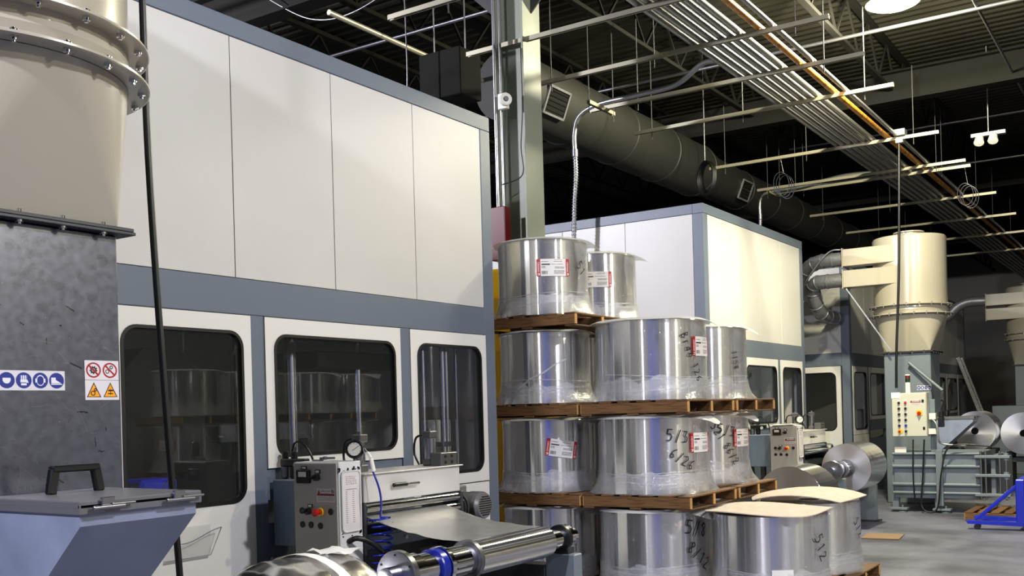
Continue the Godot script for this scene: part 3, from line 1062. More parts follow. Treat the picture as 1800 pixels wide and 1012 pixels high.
# ---------------------------------------------------------------- baler with its control box
func make_baler(label: String, at: Vector3) -> void:         # at: near left lower corner; long side runs +x
	var o := thing("horizontal_baler", label, "baler", at)
	var b := MB.new()
	b.span(Vector3(0.0, 0.2, -1.0), Vector3(1.16, 0.86, 0.0), 0.008)
	local("press_chamber", b, M.machine_grey, o)
	for y in [0.28, 0.40, 0.66, 0.84]:
		b = MB.new()
		b.rod(Vector3(-0.01, y, 0.02), Vector3(1.17, y, 0.02), 0.026 if y in [0.40, 0.66] else 0.02, 10)
		local("side_rib", b, M.machine_grey, o)
	for x in [0.62]:
		b = MB.new()
		b.span(Vector3(x - 0.03, 0.1, 0.002), Vector3(x + 0.06, 0.9, 0.07), 0.004)
		local("upright", b, M.machine_grey, o)
	# door end: hinge bars, rods and plates
	b = MB.new()
	b.span(Vector3(1.30, 0.24, -0.9), Vector3(1.36, 0.82, 0.02), 0.006)
	local("end_door", b, M.machine_grey, o)
	for y in [0.27, 0.54, 0.80]:
		b = MB.new()
		b.span(Vector3(1.1, y - 0.02, -0.1), Vector3(1.55, y + 0.02, 0.1), 0.006)
		b.rod(Vector3(1.5, y - 0.05, 0.05), Vector3(1.5, y + 0.05, 0.05), 0.035, 12)
		local("hinge_bar", b, M.machine_grey, o)
	for x in [1.18, 1.24, 1.42, 1.5]:
		b = MB.new()
		b.rod(Vector3(x, 0.2, 0.06), Vector3(x, 0.88, 0.06), 0.016, 10)
		local("tie_rod", b, M.steel, o)
	for x in [-0.04, 0.55]:
		b = MB.new()
		b.span(Vector3(x, 0.012, -0.12), Vector3(x + 0.09, 0.75 if x < 0 else 0.2, -0.02), 0.005)
		b.span(Vector3(x - 0.02, 0.03, -0.14), Vector3(x + 0.22, 0.06, 0.06), 0.004)
		b.rod(Vector3(x + 0.15, 0.0, 0.01), Vector3(x + 0.15, 0.1, 0.01), 0.012, 8)
		b.rod(Vector3(x + 0.15, 0.0, 0.01), Vector3(x + 0.15, 0.012, 0.01), 0.06, 16, 0.003)
		local("leg", b, M.machine_grey, o)
	b = MB.new()
	b.span(Vector3(0.02, 0.94, 0.0), Vector3(0.18, 0.86, 0.003))
	local("rating_plate", b, M.white_plastic, o)
	b = MB.new()
	b.tube(curve([Vector3(0.45, 1.05, 0.1), Vector3(0.42, 0.5, 0.12), Vector3(0.40, 0.12, 0.14), Vector3(0.5, 0.02, 0.16), Vector3(0.62, 0.1, 0.15), Vector3(0.68, 0.6, 0.14), Vector3(0.8, 0.95, 0.1), Vector3(1.3, 0.95, 0.06)]), 0.012, 8)
	local("power_cable", b, M.black_plastic, o)
	b = MB.new()
	b.tube(curve([Vector3(0.3, 1.05, 0.1), Vector3(0.29, 0.6, 0.12), Vector3(0.3, 0.2, 0.1), Vector3(0.3, 0.12, 0.0)]), 0.01, 8)
	local("power_cable", b, M.black_plastic, o)

func make_control_box(label: String, at: Vector3) -> void:   # at: centre of the bottom edge of the door, door faces +z
	var o := thing("control_box", label, "control box", at)
	var W := 0.475
	var H := 0.63
	var b := MB.new()
	b.span(Vector3(-W / 2, 0, -0.2), Vector3(W / 2, H, -0.012), 0.006)
	local("enclosure", b, M.cabinet_cream, o)
	b = MB.new()
	b.span(Vector3(-W / 2 + 0.004, 0.006, -0.010), Vector3(W / 2 - 0.004, H - 0.006, 0.008), 0.004)
	local("door", b, M.cabinet_cream, o)
	var cx := [-0.135, -0.045]
	for r in 6:
		for c in 2:
			b = MB.new()
			var p := Vector3(cx[c], 0.50 - r * 0.082, 0.008)
			b.box(p + Vector3(0, 0.018, 0.002), Vector3(0.042, 0.02, 0.004), 0.001)
			local("button_tag", b, M.white_plastic, o)
			b = MB.new()
			b.rod(p + Vector3(0, -0.012, 0), p + Vector3(0, -0.012, 0.03), 0.017, 14, 0.003)
			var e := r == 5 and c == 0
			local("push_button", b, M.red if e or (r == 0 and c == 1) else M.blue if (r == 4 and c == 1) else M.black_plastic, o)
			if e:
				b = MB.new()
				b.rod(p + Vector3(0.01, -0.010, 0.0), p + Vector3(0.01, -0.010, 0.006), 0.035, 20, 0.002)
				local("stop_ring", b, M.yellow, o)
	b = MB.new()
	b.span(Vector3(0.10, 0.30, 0.008), Vector3(0.18, 0.38, 0.014), 0.002)
	var sw := local("main_switch", b, M.yellow, o)
	b = MB.new()
	b.rod(Vector3(0.14, 0.335, 0.014), Vector3(0.14, 0.335, 0.045), 0.026, 16, 0.004)
	b.box(Vector3(0.14, 0.335, 0.05), Vector3(0.016, 0.05, 0.016), 0.003)
	local("knob", b, M.red, sw)
	b = MB.new()
	b.decal(Vector3(0.015, 0.53, 0.0095), Vector3(0.17, 0.53, 0.0095), Vector3(0.17, 0.45, 0.0095), Vector3(0.015, 0.45, 0.0095), Vector3(0, 0, 1))
	local("warning_sticker", b, M.warning, o)
	b = MB.new()
	b.span(Vector3(0.175, 0.49, 0.008), Vector3(0.205, 0.53, 0.016), 0.002)
	b.span(Vector3(0.185, 0.10, 0.008), Vector3(0.215, 0.14, 0.016), 0.002)
	local("door_lock", b, M.black_plastic, o)
	b = MB.new()
	b.span(Vector3(-W / 2 - 0.003, 0.555, 0.008), Vector3(-W / 2 + 0.12, 0.64, 0.011), 0.001)
	local("paper_note", b, M.paper, o)
	# stack light on top
	var l := thing("stack_light", "red green and white stack light on the cream baler control box", "stack light", at + Vector3(-0.03, H + 0.002, -0.1))
	b = MB.new()
	b.lathe([[0, 0], [0.035, 0], [0.035, 0.15], [0, 0.15]], 18)
	local("white_body", b, M.white_plastic, l)
	b = MB.new()
	b.lathe([[0.0, 0.15], [0.034, 0.15], [0.034, 0.20], [0, 0.20]], 18)
	local("green_lens", b, M.green_dark, l)
	b = MB.new()
	b.lathe([[0.0, 0.20], [0.034, 0.20], [0.034, 0.25], [0, 0.25]], 18)
	local("red_lens", b, M.dark_red, l)
	b = MB.new()
	b.lathe([[0.0, 0.25], [0.036, 0.25], [0.034, 0.265], [0, 0.268]], 18)
	local("cap", b, M.white_plastic, l)

# ---------------------------------------------------------------- winding line in front of a booth (d moves it down the aisle)
func make_cabinet(d: Vector3, label: String, near: bool) -> void:
	var o := thing("operator_cabinet", label, "control cabinet", Vector3(-4.34, 0, -4.545) + d, "operator cabinets of the winders")
	var x0 := -4.52
	var x1 := -4.16
	var z0 := -4.44
	var z1 := -4.65
	var b := MB.new()
	b.span(Vector3(x0, 0.70, z1) + d, Vector3(x1, 1.333, z0 - 0.014) + d, 0.005)
	part("enclosure", b, M.cabinet_white, o)
	b = MB.new()
	b.span(Vector3(x0 + 0.002, 0.705, z0 - 0.012) + d, Vector3(x1 - 0.006, 1.328, z0) + d, 0.004)
	part("door", b, M.cabinet_grey, o, "grey cabinet door with black buttons")
	b = MB.new()
	b.span(Vector3(-4.38, 0.0, -4.59) + d, Vector3(-4.30, 0.7, -4.51) + d, 0.004)
	b.span(Vector3(-4.46, 0.0, -4.64) + d, Vector3(-4.22, 0.012, -4.45) + d, 0.002)
	part("pedestal", b, M.machine_grey, o)
	var at := func(u: float, v: float) -> Vector3: return Vector3(x0 + u, 1.333 - 0.7 * v, z0) + d
	# panel meter
	b = MB.new()
	b.box(at.call(0.095, 0.122) + Vector3(0, 0, 0.010), Vector3(0.107, 0.080, 0.02), 0.004)
	var mt := part("panel_meter", b, M.black_plastic, o)
	b = MB.new()
	b.box(at.call(0.095, 0.102) + Vector3(0, 0, 0.0208), Vector3(0.062, 0.03, 0.002))
	local("meter_window", b, M.white_plastic, mt)
	for q in [[0.095, 0.048, 0.045, 0.02], [0.205, 0.080, 0.042, 0.024], [0.137, 0.372, 0.04, 0.022]]:
		b = MB.new()
		b.box(at.call(q[0], q[1]) + Vector3(0, 0, 0.002), Vector3(q[2], q[3], 0.005), 0.001)
		var fr := part("name_tag", b, M.black_plastic, o)
		b = MB.new()
		b.box(at.call(q[0], q[1]) + Vector3(0, 0, 0.005), Vector3(q[2] * 0.6, q[3] * 0.6, 0.002))
		local("tag_insert", b, M.white_plastic, fr)
	for q in [[0.205, 0.128], [0.128, 0.418]]:
		b = MB.new()
		var c: Vector3 = at.call(q[0], q[1])
		b.rod(c, c + Vector3(0, 0, 0.03), 0.02, 18, 0.003)
		b.box(c + Vector3(-0.008, 0.004, 0.038), Vector3(0.03, 0.014, 0.018), 0.003, Basis(Vector3(0, 0, 1), 0.5))
		part("selector_switch", b, M.black_plastic, o)
	for q in [[0.068, 0.415], [0.302, 0.415], [0.07, 0.533], [0.14, 0.533], [0.216, 0.538]]:
		b = MB.new()
		var c: Vector3 = at.call(q[0], q[1])
		b.rod(c, c + Vector3(0, 0, 0.006), 0.0195, 20, 0.002)
		part("hole_plug", b, M.ink, o)
	b = MB.new()
	var ec: Vector3 = at.call(0.222, 0.42)
	b.rod(ec, ec + Vector3(0, 0, 0.012), 0.026, 22, 0.003)
	var es := part("emergency_stop", b, M.yellow, o, "red emergency stop button on a yellow ring")
	b = MB.new()
	b.rod(ec + Vector3(0, 0, 0.012), ec + Vector3(0, 0, 0.04), 0.013, 16)
	b.rod(ec + Vector3(0, 0, 0.04), ec + Vector3(0, 0, 0.064), 0.022, 22, 0.007)
	local("mushroom_head", b, M.red, es)
	b = MB.new()
	b.decal(at.call(0.192, 0.222) + Vector3(0, 0, 0.001), at.call(0.338, 0.222) + Vector3(0, 0, 0.001), at.call(0.338, 0.335) + Vector3(0, 0, 0.001), at.call(0.192, 0.335) + Vector3(0, 0, 0.001), Vector3(0, 0, 1))
	part("warning_sticker", b, M.warning, o)
	# document sleeve on the aisle side, wavy
	var rows := []
	for i in 13:
		var row := []
		for j in 7:
			var u := j / 6.0
			var v := i / 12.0
			row.append(Vector3(x1 + 0.004 + 0.006 * sin(PI * u) + 0.003 * sin(v * 9.0) * u, 1.333 - lerpf(0.06, 0.41, v), z0 - lerpf(0.03, 0.185, u)) + d)
		rows.append(row)
	b = MB.new()
	b.sheet(rows, false, true)
	part("document_sheet", b, M.typed_sheet, o)
	b = MB.new()
	var rm := []
	for p in rounded(Rect2(0.028, 0.058, 0.16, 0.356), 0.025, 4):
		rm.append(Vector3(x1 + 0.008, 1.333 - p.y, z0 - p.x) + d)
	rm.append(rm[0])
	b.tube(rm, 0.006, 6, false)
	part("sleeve_rim", b, M.film_cap, o)
	var rng := RandomNumberGenerator.new()
	rng.seed = 12
	b = MB.new()
	for k in 34:            # torn scraps of black tape round the sleeve
		var top := k < 24
		var c := Vector3(x1 + 0.003, 1.333 - (rng.randf_range(0.035, 0.07) if top else rng.randf_range(0.415, 0.44)), z0 - rng.randf_range(0.01, 0.19)) + d
		b.box(c, Vector3(0.003, rng.randf_range(0.004, 0.014), rng.randf_range(0.004, 0.016)), 0.0, Basis(Vector3(1, 0, 0), rng.randf() * 3.0))
	var sc := part("tape_scraps", b, M.ink, o)
	sc.set_meta("kind", "stuff")
	# hinges and latch on top
	b = MB.new()
	b.box(Vector3(-4.42, 1.338, -4.55) + d, Vector3(0.07, 0.01, 0.03), 0.002)
	b.rod(Vector3(-4.40, 1.350, -4.55) + d, Vector3(-4.29, 1.352, -4.56) + d, 0.007, 8)
	b.box(Vector3(-4.36, 1.352, -4.55) + d, Vector3(0.022, 0.02, 0.02), 0.003)
	part("toggle_latch", b, M.steel, o)
	# pressure gauge clamped to the back corner
	var g := thing("pressure_gauge", "round black pressure gauge on top of the " + ("grey cabinet with the document sleeve" if near else "far white cabinet behind the coil rolls"), "gauge", Vector3(-4.19, 1.334, -4.63) + d)
	var ax := Vector3(0.55, 0.05, 0.83).normalized()
	var gc := Vector3(-4.19, 1.402, -4.63) + d
	b = MB.new()
	b.rod(gc - ax * 0.03, gc + ax * 0.018, 0.058, 28, 0.008)
	part("case", b, M.black_plastic, g)
	b = MB.new()
	b.rod(gc + ax * 0.018, gc + ax * 0.0195, 0.040, 28)
	part("dial", b, M.white_plastic, g)
	b = MB.new()
	var sx := Vector3.UP.cross(ax).normalized()
	b.bar(gc + ax * 0.021 - sx * 0.012 - Vector3.UP * 0.008, gc + ax * 0.021 + sx * 0.03 + Vector3.UP * 0.02, 0.004, 0.002)
	for k in 11:
		var a := -0.8 + 4.7 * k / 10.0
		var dr := sx * cos(a) + Vector3.UP * sin(a)
		b.bar(gc + ax * 0.0205 + dr * 0.034, gc + ax * 0.0205 + dr * 0.041, 0.003, 0.001)
	part("needle_and_ticks", b, M.ink, g)
	b = MB.new()
	b.rod(Vector3(-4.19, 1.334, -4.63) + d, gc - Vector3.UP * 0.05, 0.012, 10)
	part("stem", b, M.steel_dull, g)

func make_winder(d: Vector3, label: String, near: bool) -> void:
	var o := thing("film_winder", label, "winder", Vector3(-4.3, 0, -5.15) + d, "film winders in front of the booths")
	var b := MB.new()
	b.span(Vector3(-4.45, 1.073, -4.67) + d, Vector3(-4.16, 1.243, -5.645) + d, 0.005)
	part("roller_hood", b, M.brushed, o, "brushed steel roller hood")
	b = MB.new()
	b.span(Vector3(-4.47, 1.244, -4.66) + d, Vector3(-4.14, 1.252, -5.66) + d, 0.002)
	part("hood_lid", b, M.brushed, o)
	b = MB.new()
	b.rod(Vector3(-4.135, 1.165, -4.93) + d, Vector3(-4.135, 1.162, -5.17) + d, 0.010, 12, 0.003)
	b.rod(Vector3(-4.16, 1.165, -5.05) + d, Vector3(-4.135, 1.165, -5.05) + d, 0.009, 10)
	b.rod(Vector3(-4.16, 1.165, -5.15) + d, Vector3(-4.135, 1.163, -5.15) + d, 0.009, 10)
	var hd := part("hood_handle", b, M.chrome, o)
	b = MB.new()
	b.rod(Vector3(-4.135, 1.1652, -4.915) + d, Vector3(-4.135, 1.164, -5.045) + d, 0.0135, 12, 0.003)
	local("handle_grip", b, M.black_plastic, hd)
	for q in [[1.035, -4.185, 0.030], [0.965, -4.185, 0.033]]:
		b = MB.new()
		b.rod(Vector3(q[1], q[0], -4.69) + d, Vector3(q[1], q[0], -5.64) + d, q[2], 24, 0.003)
		part("nip_roller", b, M.chrome, o)
	for z in [-4.668, -5.655]:
		b = MB.new()
		b.span(Vector3(-4.5, 0.0, z - 0.012) + d, Vector3(-4.15, 1.07, z + 0.012) + d, 0.003)
		part("side_plate", b, M.dark_frame, o)
	b = MB.new()
	b.span(Vector3(-4.44, 0.45, -4.67) + d, Vector3(-4.36, 0.92, -5.64) + d, 0.004)
	part("cross_panel", b, M.dark_frame, o)
	b = MB.new()
	b.span(Vector3(-4.30, 0.78, -4.67) + d, Vector3(-4.2, 0.86, -5.64) + d, 0.004)
	var cb := part("cross_beam", b, M.machine_grey, o)
	b = MB.new()
	b.rod(Vector3(-4.2, 0.82, -5.1) + d, Vector3(-4.19, 0.82, -5.1) + d, 0.014, 14)
	local("inspection_plug", b, M.cabinet_cream, cb)
	# pneumatic cylinders lifting the top roller
	for z in [-4.80, -5.50]:
		b = MB.new()
		b.rod(Vector3(-4.3, 1.29, z) + d, Vector3(-4.3, 1.44, z) + d, 0.032, 22, 0.002)
		var pc := part("air_cylinder", b, M.steel, o)
		b = MB.new()
		b.box(Vector3(-4.3, 1.462, z) + d, Vector3(0.074, 0.05, 0.074), 0.006)
		b.rod(Vector3(-4.3, 1.486, z) + d, Vector3(-4.3, 1.505, z) + d, 0.016, 12)
		local("cylinder_head", b, M.steel_dull, pc)
		b = MB.new()
		b.box(Vector3(-4.3, 1.275, z) + d, Vector3(0.074, 0.045, 0.074), 0.006)
		local("cylinder_foot", b, M.steel_dull, pc)
		b = MB.new()
		b.tube(curve([Vector3(-4.34, 1.46, z) + d, Vector3(-4.40, 1.44, z + 0.02) + d, Vector3(-4.41, 1.34, z + 0.03) + d, Vector3(-4.37, 1.26, z + 0.03) + d]), 0.008, 8)
		local("air_hose", b, M.black_plastic, pc)
	b = MB.new()
	b.span(Vector3(-4.25, 1.253, -5.44) + d, Vector3(-4.16, 1.34, -5.62) + d, 0.004)
	var vb := part("valve_block", b, M.steel_dull, o)
	for i in 2:
		for j in 2:
			b = MB.new()
			var p := Vector3(-4.16, 1.275 + 0.04 * i, -5.49 - 0.07 * j) + d
			b.rod(p, p + Vector3(0.004, 0, 0), 0.011, 12)
			local("port", b, M.ink, vb)
	# drive motor past the far side plate, fan end towards the aisle
	b = MB.new()
	var mc := Vector3(-4.33, 0.945, -5.93) + d
	b.lathe([[0, -0.18], [0.085, -0.18], [0.095, -0.17], [0.095, 0.06], [0.10, 0.062], [0.10, 0.15], [0.088, 0.175], [0.0, 0.178]], 32, Transform3D(Basis(Vector3(0, 0, 1), Vector3(1, 0, 0), Vector3(0, 1, 0)), mc))
	b.box(mc + Vector3(-0.08, 0.11, 0), Vector3(0.12, 0.05, 0.11), 0.006)
	var mo := part("drive_motor", b, M.motor_grey, o)
	b = MB.new()
	for k in 9:
		var y := -0.064 + 0.016 * k
		var hw := sqrt(maxf(0.0, 0.075 * 0.075 - y * y))
		b.box(mc + Vector3(0.178, y, 0), Vector3(0.005, 0.007, hw * 2))
	local("fan_grille", b, M.ink, mo)
	b = MB.new()
	b.span(Vector3(-4.45, 0.80, -5.68) + d, Vector3(-4.2, 1.0, -5.80) + d, 0.004)
	b.tube(curve([Vector3(-4.2, 1.06, -5.70) + d, Vector3(-4.17, 0.98, -5.74) + d, Vector3(-4.19, 0.9, -5.76) + d, Vector3(-4.3, 0.84, -5.85) + d]), 0.01, 8)
	part("gear_case", b, M.dark_frame, o)

	# the web of film running from the nip to the winding shaft
	var rr := 0.097 if near else 0.31
	var ax := -3.41 if near else -3.63
	var ay := 0.775
	var za := -4.70
	var zb := -5.50
	var rows := []
	var fn := FastNoiseLite.new()
	fn.seed = 4
	fn.frequency = 1.7
	for i in 25:
		var f := i / 24.0
		var row := []
		for j in 17:
			var u := j / 16.0
			var p := Vector3(lerpf(-4.20, ax - 0.02, f), lerpf(1.0, ay + rr + 0.001, f) - 0.035 * sin(f * PI), lerpf(za + 0.01, zb - 0.0, u))
			p.y += 0.007 * fn.get_noise_2d(f * 2.0, u * 3.0) * sin(f * PI) * 1.6
			row.append(p + d)
		rows.append(row)
	b = MB.new()
	b.sheet(rows, false, true)
	part("film_web", b, M.foil_web, o, "thin shiny foil web")
	# winding shaft with the roll on it
	var s := thing("winding_shaft", "chrome winding shaft with a " + ("small tight roll of foil and a blue ring" if near else "large full roll of foil behind the coils"), "shaft", Vector3(ax, 0, -5.1) + d)
	var xf := Transform3D(Basis(Vector3(1, 0, 0), Vector3(0, 0, -1), Vector3(0, 1, 0)), Vector3(ax, ay, 0) + d)     # y of the lathe runs down the aisle
	b = MB.new()
	b.lathe([[0.06, -za], [rr, -za], [rr, -zb], [0.06, -zb]], 64, xf)
	part("foil_roll", b, M.foil if near else M.foil_wrap, s, "wound roll of bright foil")
	if not near:
		b = MB.new()
		b.lathe([[0.05, -za - 0.004], [rr - 0.002, -za - 0.004]], 64, xf)
		part("roll_end", b, M.foil_end, s)
	b = MB.new()
	b.lathe([[0, 3.97], [0.052, 3.97], [0.052, 5.85], [0, 5.85]], 32, xf)
	part("core_shaft", b, M.chrome, s)
	b = MB.new()
	b.lathe([[0, 4.05], [0.126, 4.05], [0.130, 4.055], [0.130, 4.09], [0.126, 4.095], [0, 4.095]], 48, xf)
	part("end_disc", b, M.steel, s)
	b = MB.new()
	b.lathe([[0.05, 4.10], [0.100, 4.10], [0.100, 4.20], [0.088, 4.21], [0.088, 4.30], [0.05, 4.30]], 40, xf)
	part("hub", b, M.chrome, s)
	for k in 6:
		var a := TAU * k / 6.0
		b = MB.new()
		var p := xf * (Vector3(sin(a) * 0.108, 4.05, cos(a) * 0.108))
		b.rod(p + Vector3(0, 0, 0.003), p, 0.006, 8)
		part("disc_screw", b, M.ink, s)
	b = MB.new()
	b.lathe([[0.05, 4.335], [0.098, 4.335], [0.102, 4.345], [0.102, 4.39], [0.098, 4.40], [0.05, 4.40]], 40, xf)
	part("blue_ring", b, M.hose_blue if near else M.steel, s)
	b = MB.new()
	b.lathe([[0.05, 4.30], [0.083, 4.30], [0.083, 4.34], [0.05, 4.34]], 40, xf)
	b.lathe([[0.05, 4.405], [0.108, 4.405], [0.108, 4.435], [0.084, 4.44], [0.084, 4.662], [0.05, 4.662]], 40, xf)
	part("clamp_collar", b, M.chrome, s)
	b = MB.new()
	for k in 14:
		var a := TAU * k / 14.0
		var p := xf * Vector3(sin(a) * 0.0835, 4.55, cos(a) * 0.0835)
		b.box(p, Vector3(0.012, 0.012, 0.15), 0.002)
	part("collar_slots", b, M.dark_frame, s)
	b = MB.new()
	b.lathe([[0.06, 4.664], [0.112, 4.664], [0.112, 4.696], [0.06, 4.696]], 40, xf)
	part("core_flange", b, M.steel_dull, s)
	b = MB.new()
	b.lathe([[0.05, 5.504], [0.064, 5.504], [0.064, 5.68], [0.05, 5.68]], 32, xf)
	part("core_tube", b, M.chrome, s)
	b = MB.new()
	b.lathe([[0.05, 5.682], [0.088, 5.682], [0.09, 5.69], [0.09, 5.715], [0.05, 5.715]], 32, xf)
	part("bearing_ring", b, M.black_plastic, s)
	b = MB.new()
	b.lathe([[0.05, 5.717], [0.086, 5.717], [0.086, 5.76], [0.06, 5.77], [0.06, 5.84], [0.0, 5.845]], 32, xf)
	part("end_journal", b, M.chrome, s)
	# stand carrying both ends of the shaft
	var sd := thing("shaft_stand", "dark grey floor stand carrying the winding shaft " + ("beside the stacked coils" if near else "of the large full roll"), "stand", Vector3(ax, 0, -5.8) + d)
	for z in [-5.74, -4.25]:
		b = MB.new()
		b.span(Vector3(ax - 0.11, 0.0, z - 0.05) + d, Vector3(ax + 0.11, 0.675, z + 0.05) + d, 0.006)
		part("bearing_post", b, M.machine_grey, sd)
		b = MB.new()
		b.span(Vector3(ax - 0.15, 0.0, z - 0.10) + d, Vector3(ax + 0.15, 0.02, z + 0.10) + d, 0.003)
		part("foot_plate", b, M.dark_frame, sd)
		b = MB.new()
		b.span(Vector3(ax - 0.06, 0.676, z - 0.04) + d, Vector3(ax + 0.06, 0.722, z + 0.04) + d, 0.004)
		part("bearing_block", b, M.dark_frame, sd)
	b = MB.new()
	b.span(Vector3(-4.149, 0.46, -5.80) + d, Vector3(ax - 0.112, 0.60, -5.68) + d, 0.004)
	part("side_arm", b, M.dark_frame, sd)

func make_air_unit(d: Vector3, near: bool) -> void:
	var tag := "behind the grey cabinet with the document sleeve" if near else "behind the far white cabinet"
	var o := thing("junction_box", "blue grey steel box " + tag, "box", Vector3(-4.74, 0, -4.72) + d)
	var b := MB.new()
	b.span(Vector3(-4.89, 0.79, -4.86) + d, Vector3(-4.58, 1.21, -4.62) + d, 0.006)
	part("box_body", b, M.blue_box, o)
	b = MB.new()
	b.span(Vector3(-4.76, 0.0, -4.78) + d, Vector3(-4.70, 0.79, -4.72) + d, 0.003)
	part("box_leg", b, M.dark_frame, o)
	var r := thing("air_regulator", "black air filter and regulator " + tag, "regulator", Vector3(-4.76, 1.211, -4.70) + d)
	b = MB.new()
	b.span(Vector3(-4.87, 1.29, -4.73) + d, Vector3(-4.66, 1.34, -4.67) + d, 0.006)
	part("manifold", b, M.black_plastic, r)
	for x in [-4.85, -4.77]:
		b = MB.new()
		b.rod(Vector3(x, 1.212, -4.70) + d, Vector3(x, 1.295, -4.70) + d, 0.03, 16, 0.008)
		part("bowl", b, M.steel_dull if x < -4.8 else M.black_plastic, r)
		b = MB.new()
		b.rod(Vector3(x, 1.335, -4.70) + d, Vector3(x, 1.385, -4.70) + d, 0.022, 14, 0.004)
		part("adjuster_knob", b, M.black_plastic, r)
	b = MB.new()
	b.rod(Vector3(-4.70, 1.30, -4.66) + d, Vector3(-4.70, 1.30, -4.64) + d, 0.026, 18, 0.003)
	var gg := part("small_gauge", b, M.black_plastic, r)
	b = MB.new()
	b.rod(Vector3(-4.70, 1.30, -4.64) + d, Vector3(-4.70, 1.30, -4.6385) + d, 0.02, 18)
	local("dial", b, M.white_plastic, gg)
	b = MB.new()
	b.tube(curve([Vector3(-4.79, 1.385, -4.70) + d, Vector3(-4.76, 1.44, -4.70) + d, Vector3(-4.70, 1.44, -4.70) + d, Vector3(-4.64, 1.36, -4.72) + d, Vector3(-4.62, 1.22, -4.75) + d]), 0.007, 8)
	part("air_hose", b, M.black_plastic, r)

# ---------------------------------------------------------------- overhead
func make_lamp(label: String, at: Vector3, energy: float, c: Color) -> void:
	var o := thing("high_bay_lamp", label, "lamp", at, "round high bay lamps under the roof")
	var b := MB.new()
	b.lathe([[0, 0.16], [0.11, 0.16], [0.13, 0.14], [0.26, 0.05], [0.31, 0.0], [0.30, 0.0]], 32)
	local("housing", b, M.dark_frame, o)
	b = MB.new()
	b.rod(Vector3(0, 0.16, 0), Vector3(0, 0.9, 0), 0.008, 8)
	local("hanger", b, M.steel_dull, o)
	b = MB.new()
	b.lathe([[0.30, 0.0], [0.26, -0.02], [0.0, -0.03]], 32)
	local("lens_glow", b, M.lamp_glow, o)
	var l := OmniLight3D.new()
	l.name = "high_bay_light"
	l.position = Vector3(0, -0.12, 0)
	l.light_energy = energy
	l.light_color = c
	l.light_size = 0.16
	l.omni_range = 60.0
	l.omni_attenuation = 2.0
	l.shadow_enabled = true
	o.add_child(l)

func make_strut(z: float, xa: float, xb: float, y: float, rods: Array) -> void:
	var o := thing("strut_channel", "galvanised strut channel hung across the conduit run", "strut", Vector3((xa + xb) * 0.5, y, z), "strut channels under the roof")
	var h := 0.0225
	var c := PackedVector2Array([Vector2(-h, h), Vector2(h, h), Vector2(h, -h), Vector2(0.011, -h), Vector2(0.011, -h + 0.006), Vector2(h - 0.004, -h + 0.006), Vector2(h - 0.004, h - 0.004), Vector2(-h + 0.004, h - 0.004), Vector2(-h + 0.004, -h + 0.006), Vector2(-0.011, -h + 0.006), Vector2(-0.011, -h), Vector2(-h, -h)])
	var b := MB.new()
	b.prism(c, xa, xb, Transform3D(Basis(Vector3(0, 0, -1), Vector3.UP, Vector3(1, 0, 0)), Vector3(0, y, z)))
	part("channel", b, M.strut_steel, o)
	for x in rods:
		b = MB.new()
		b.rod(Vector3(x, y - 0.12, z), Vector3(x, 6.42, z), 0.0065, 8)
		part("hanger_rod", b, M.rod_dark, o)

func make_joist(x: float) -> void:
	var o := thing("roof_joist", "dark open web steel joist running along the roof", "joist", Vector3(x, 6.35, -16), "open web roof joists")
	for q in [[6.38, 0.09, 0.05], [7.06, 0.11, 0.06]]:
		var b := MB.new()
		b.box(Vector3(x, q[0], -16), Vector3(q[1], q[2], 52.0), 0.004)
		part("chord", b, M.roof_steel, o)
	var b := MB.new()
	var z := 9.6
	var up := false
	while z > -41.0:
		b.bar(Vector3(x, 7.04 if up else 6.40, z), Vector3(x, 6.40 if up else 7.04, z - 0.55), 0.028, 0.028)
		z -= 0.55
		up = not up
	part("web_bars", b, M.roof_steel, o)

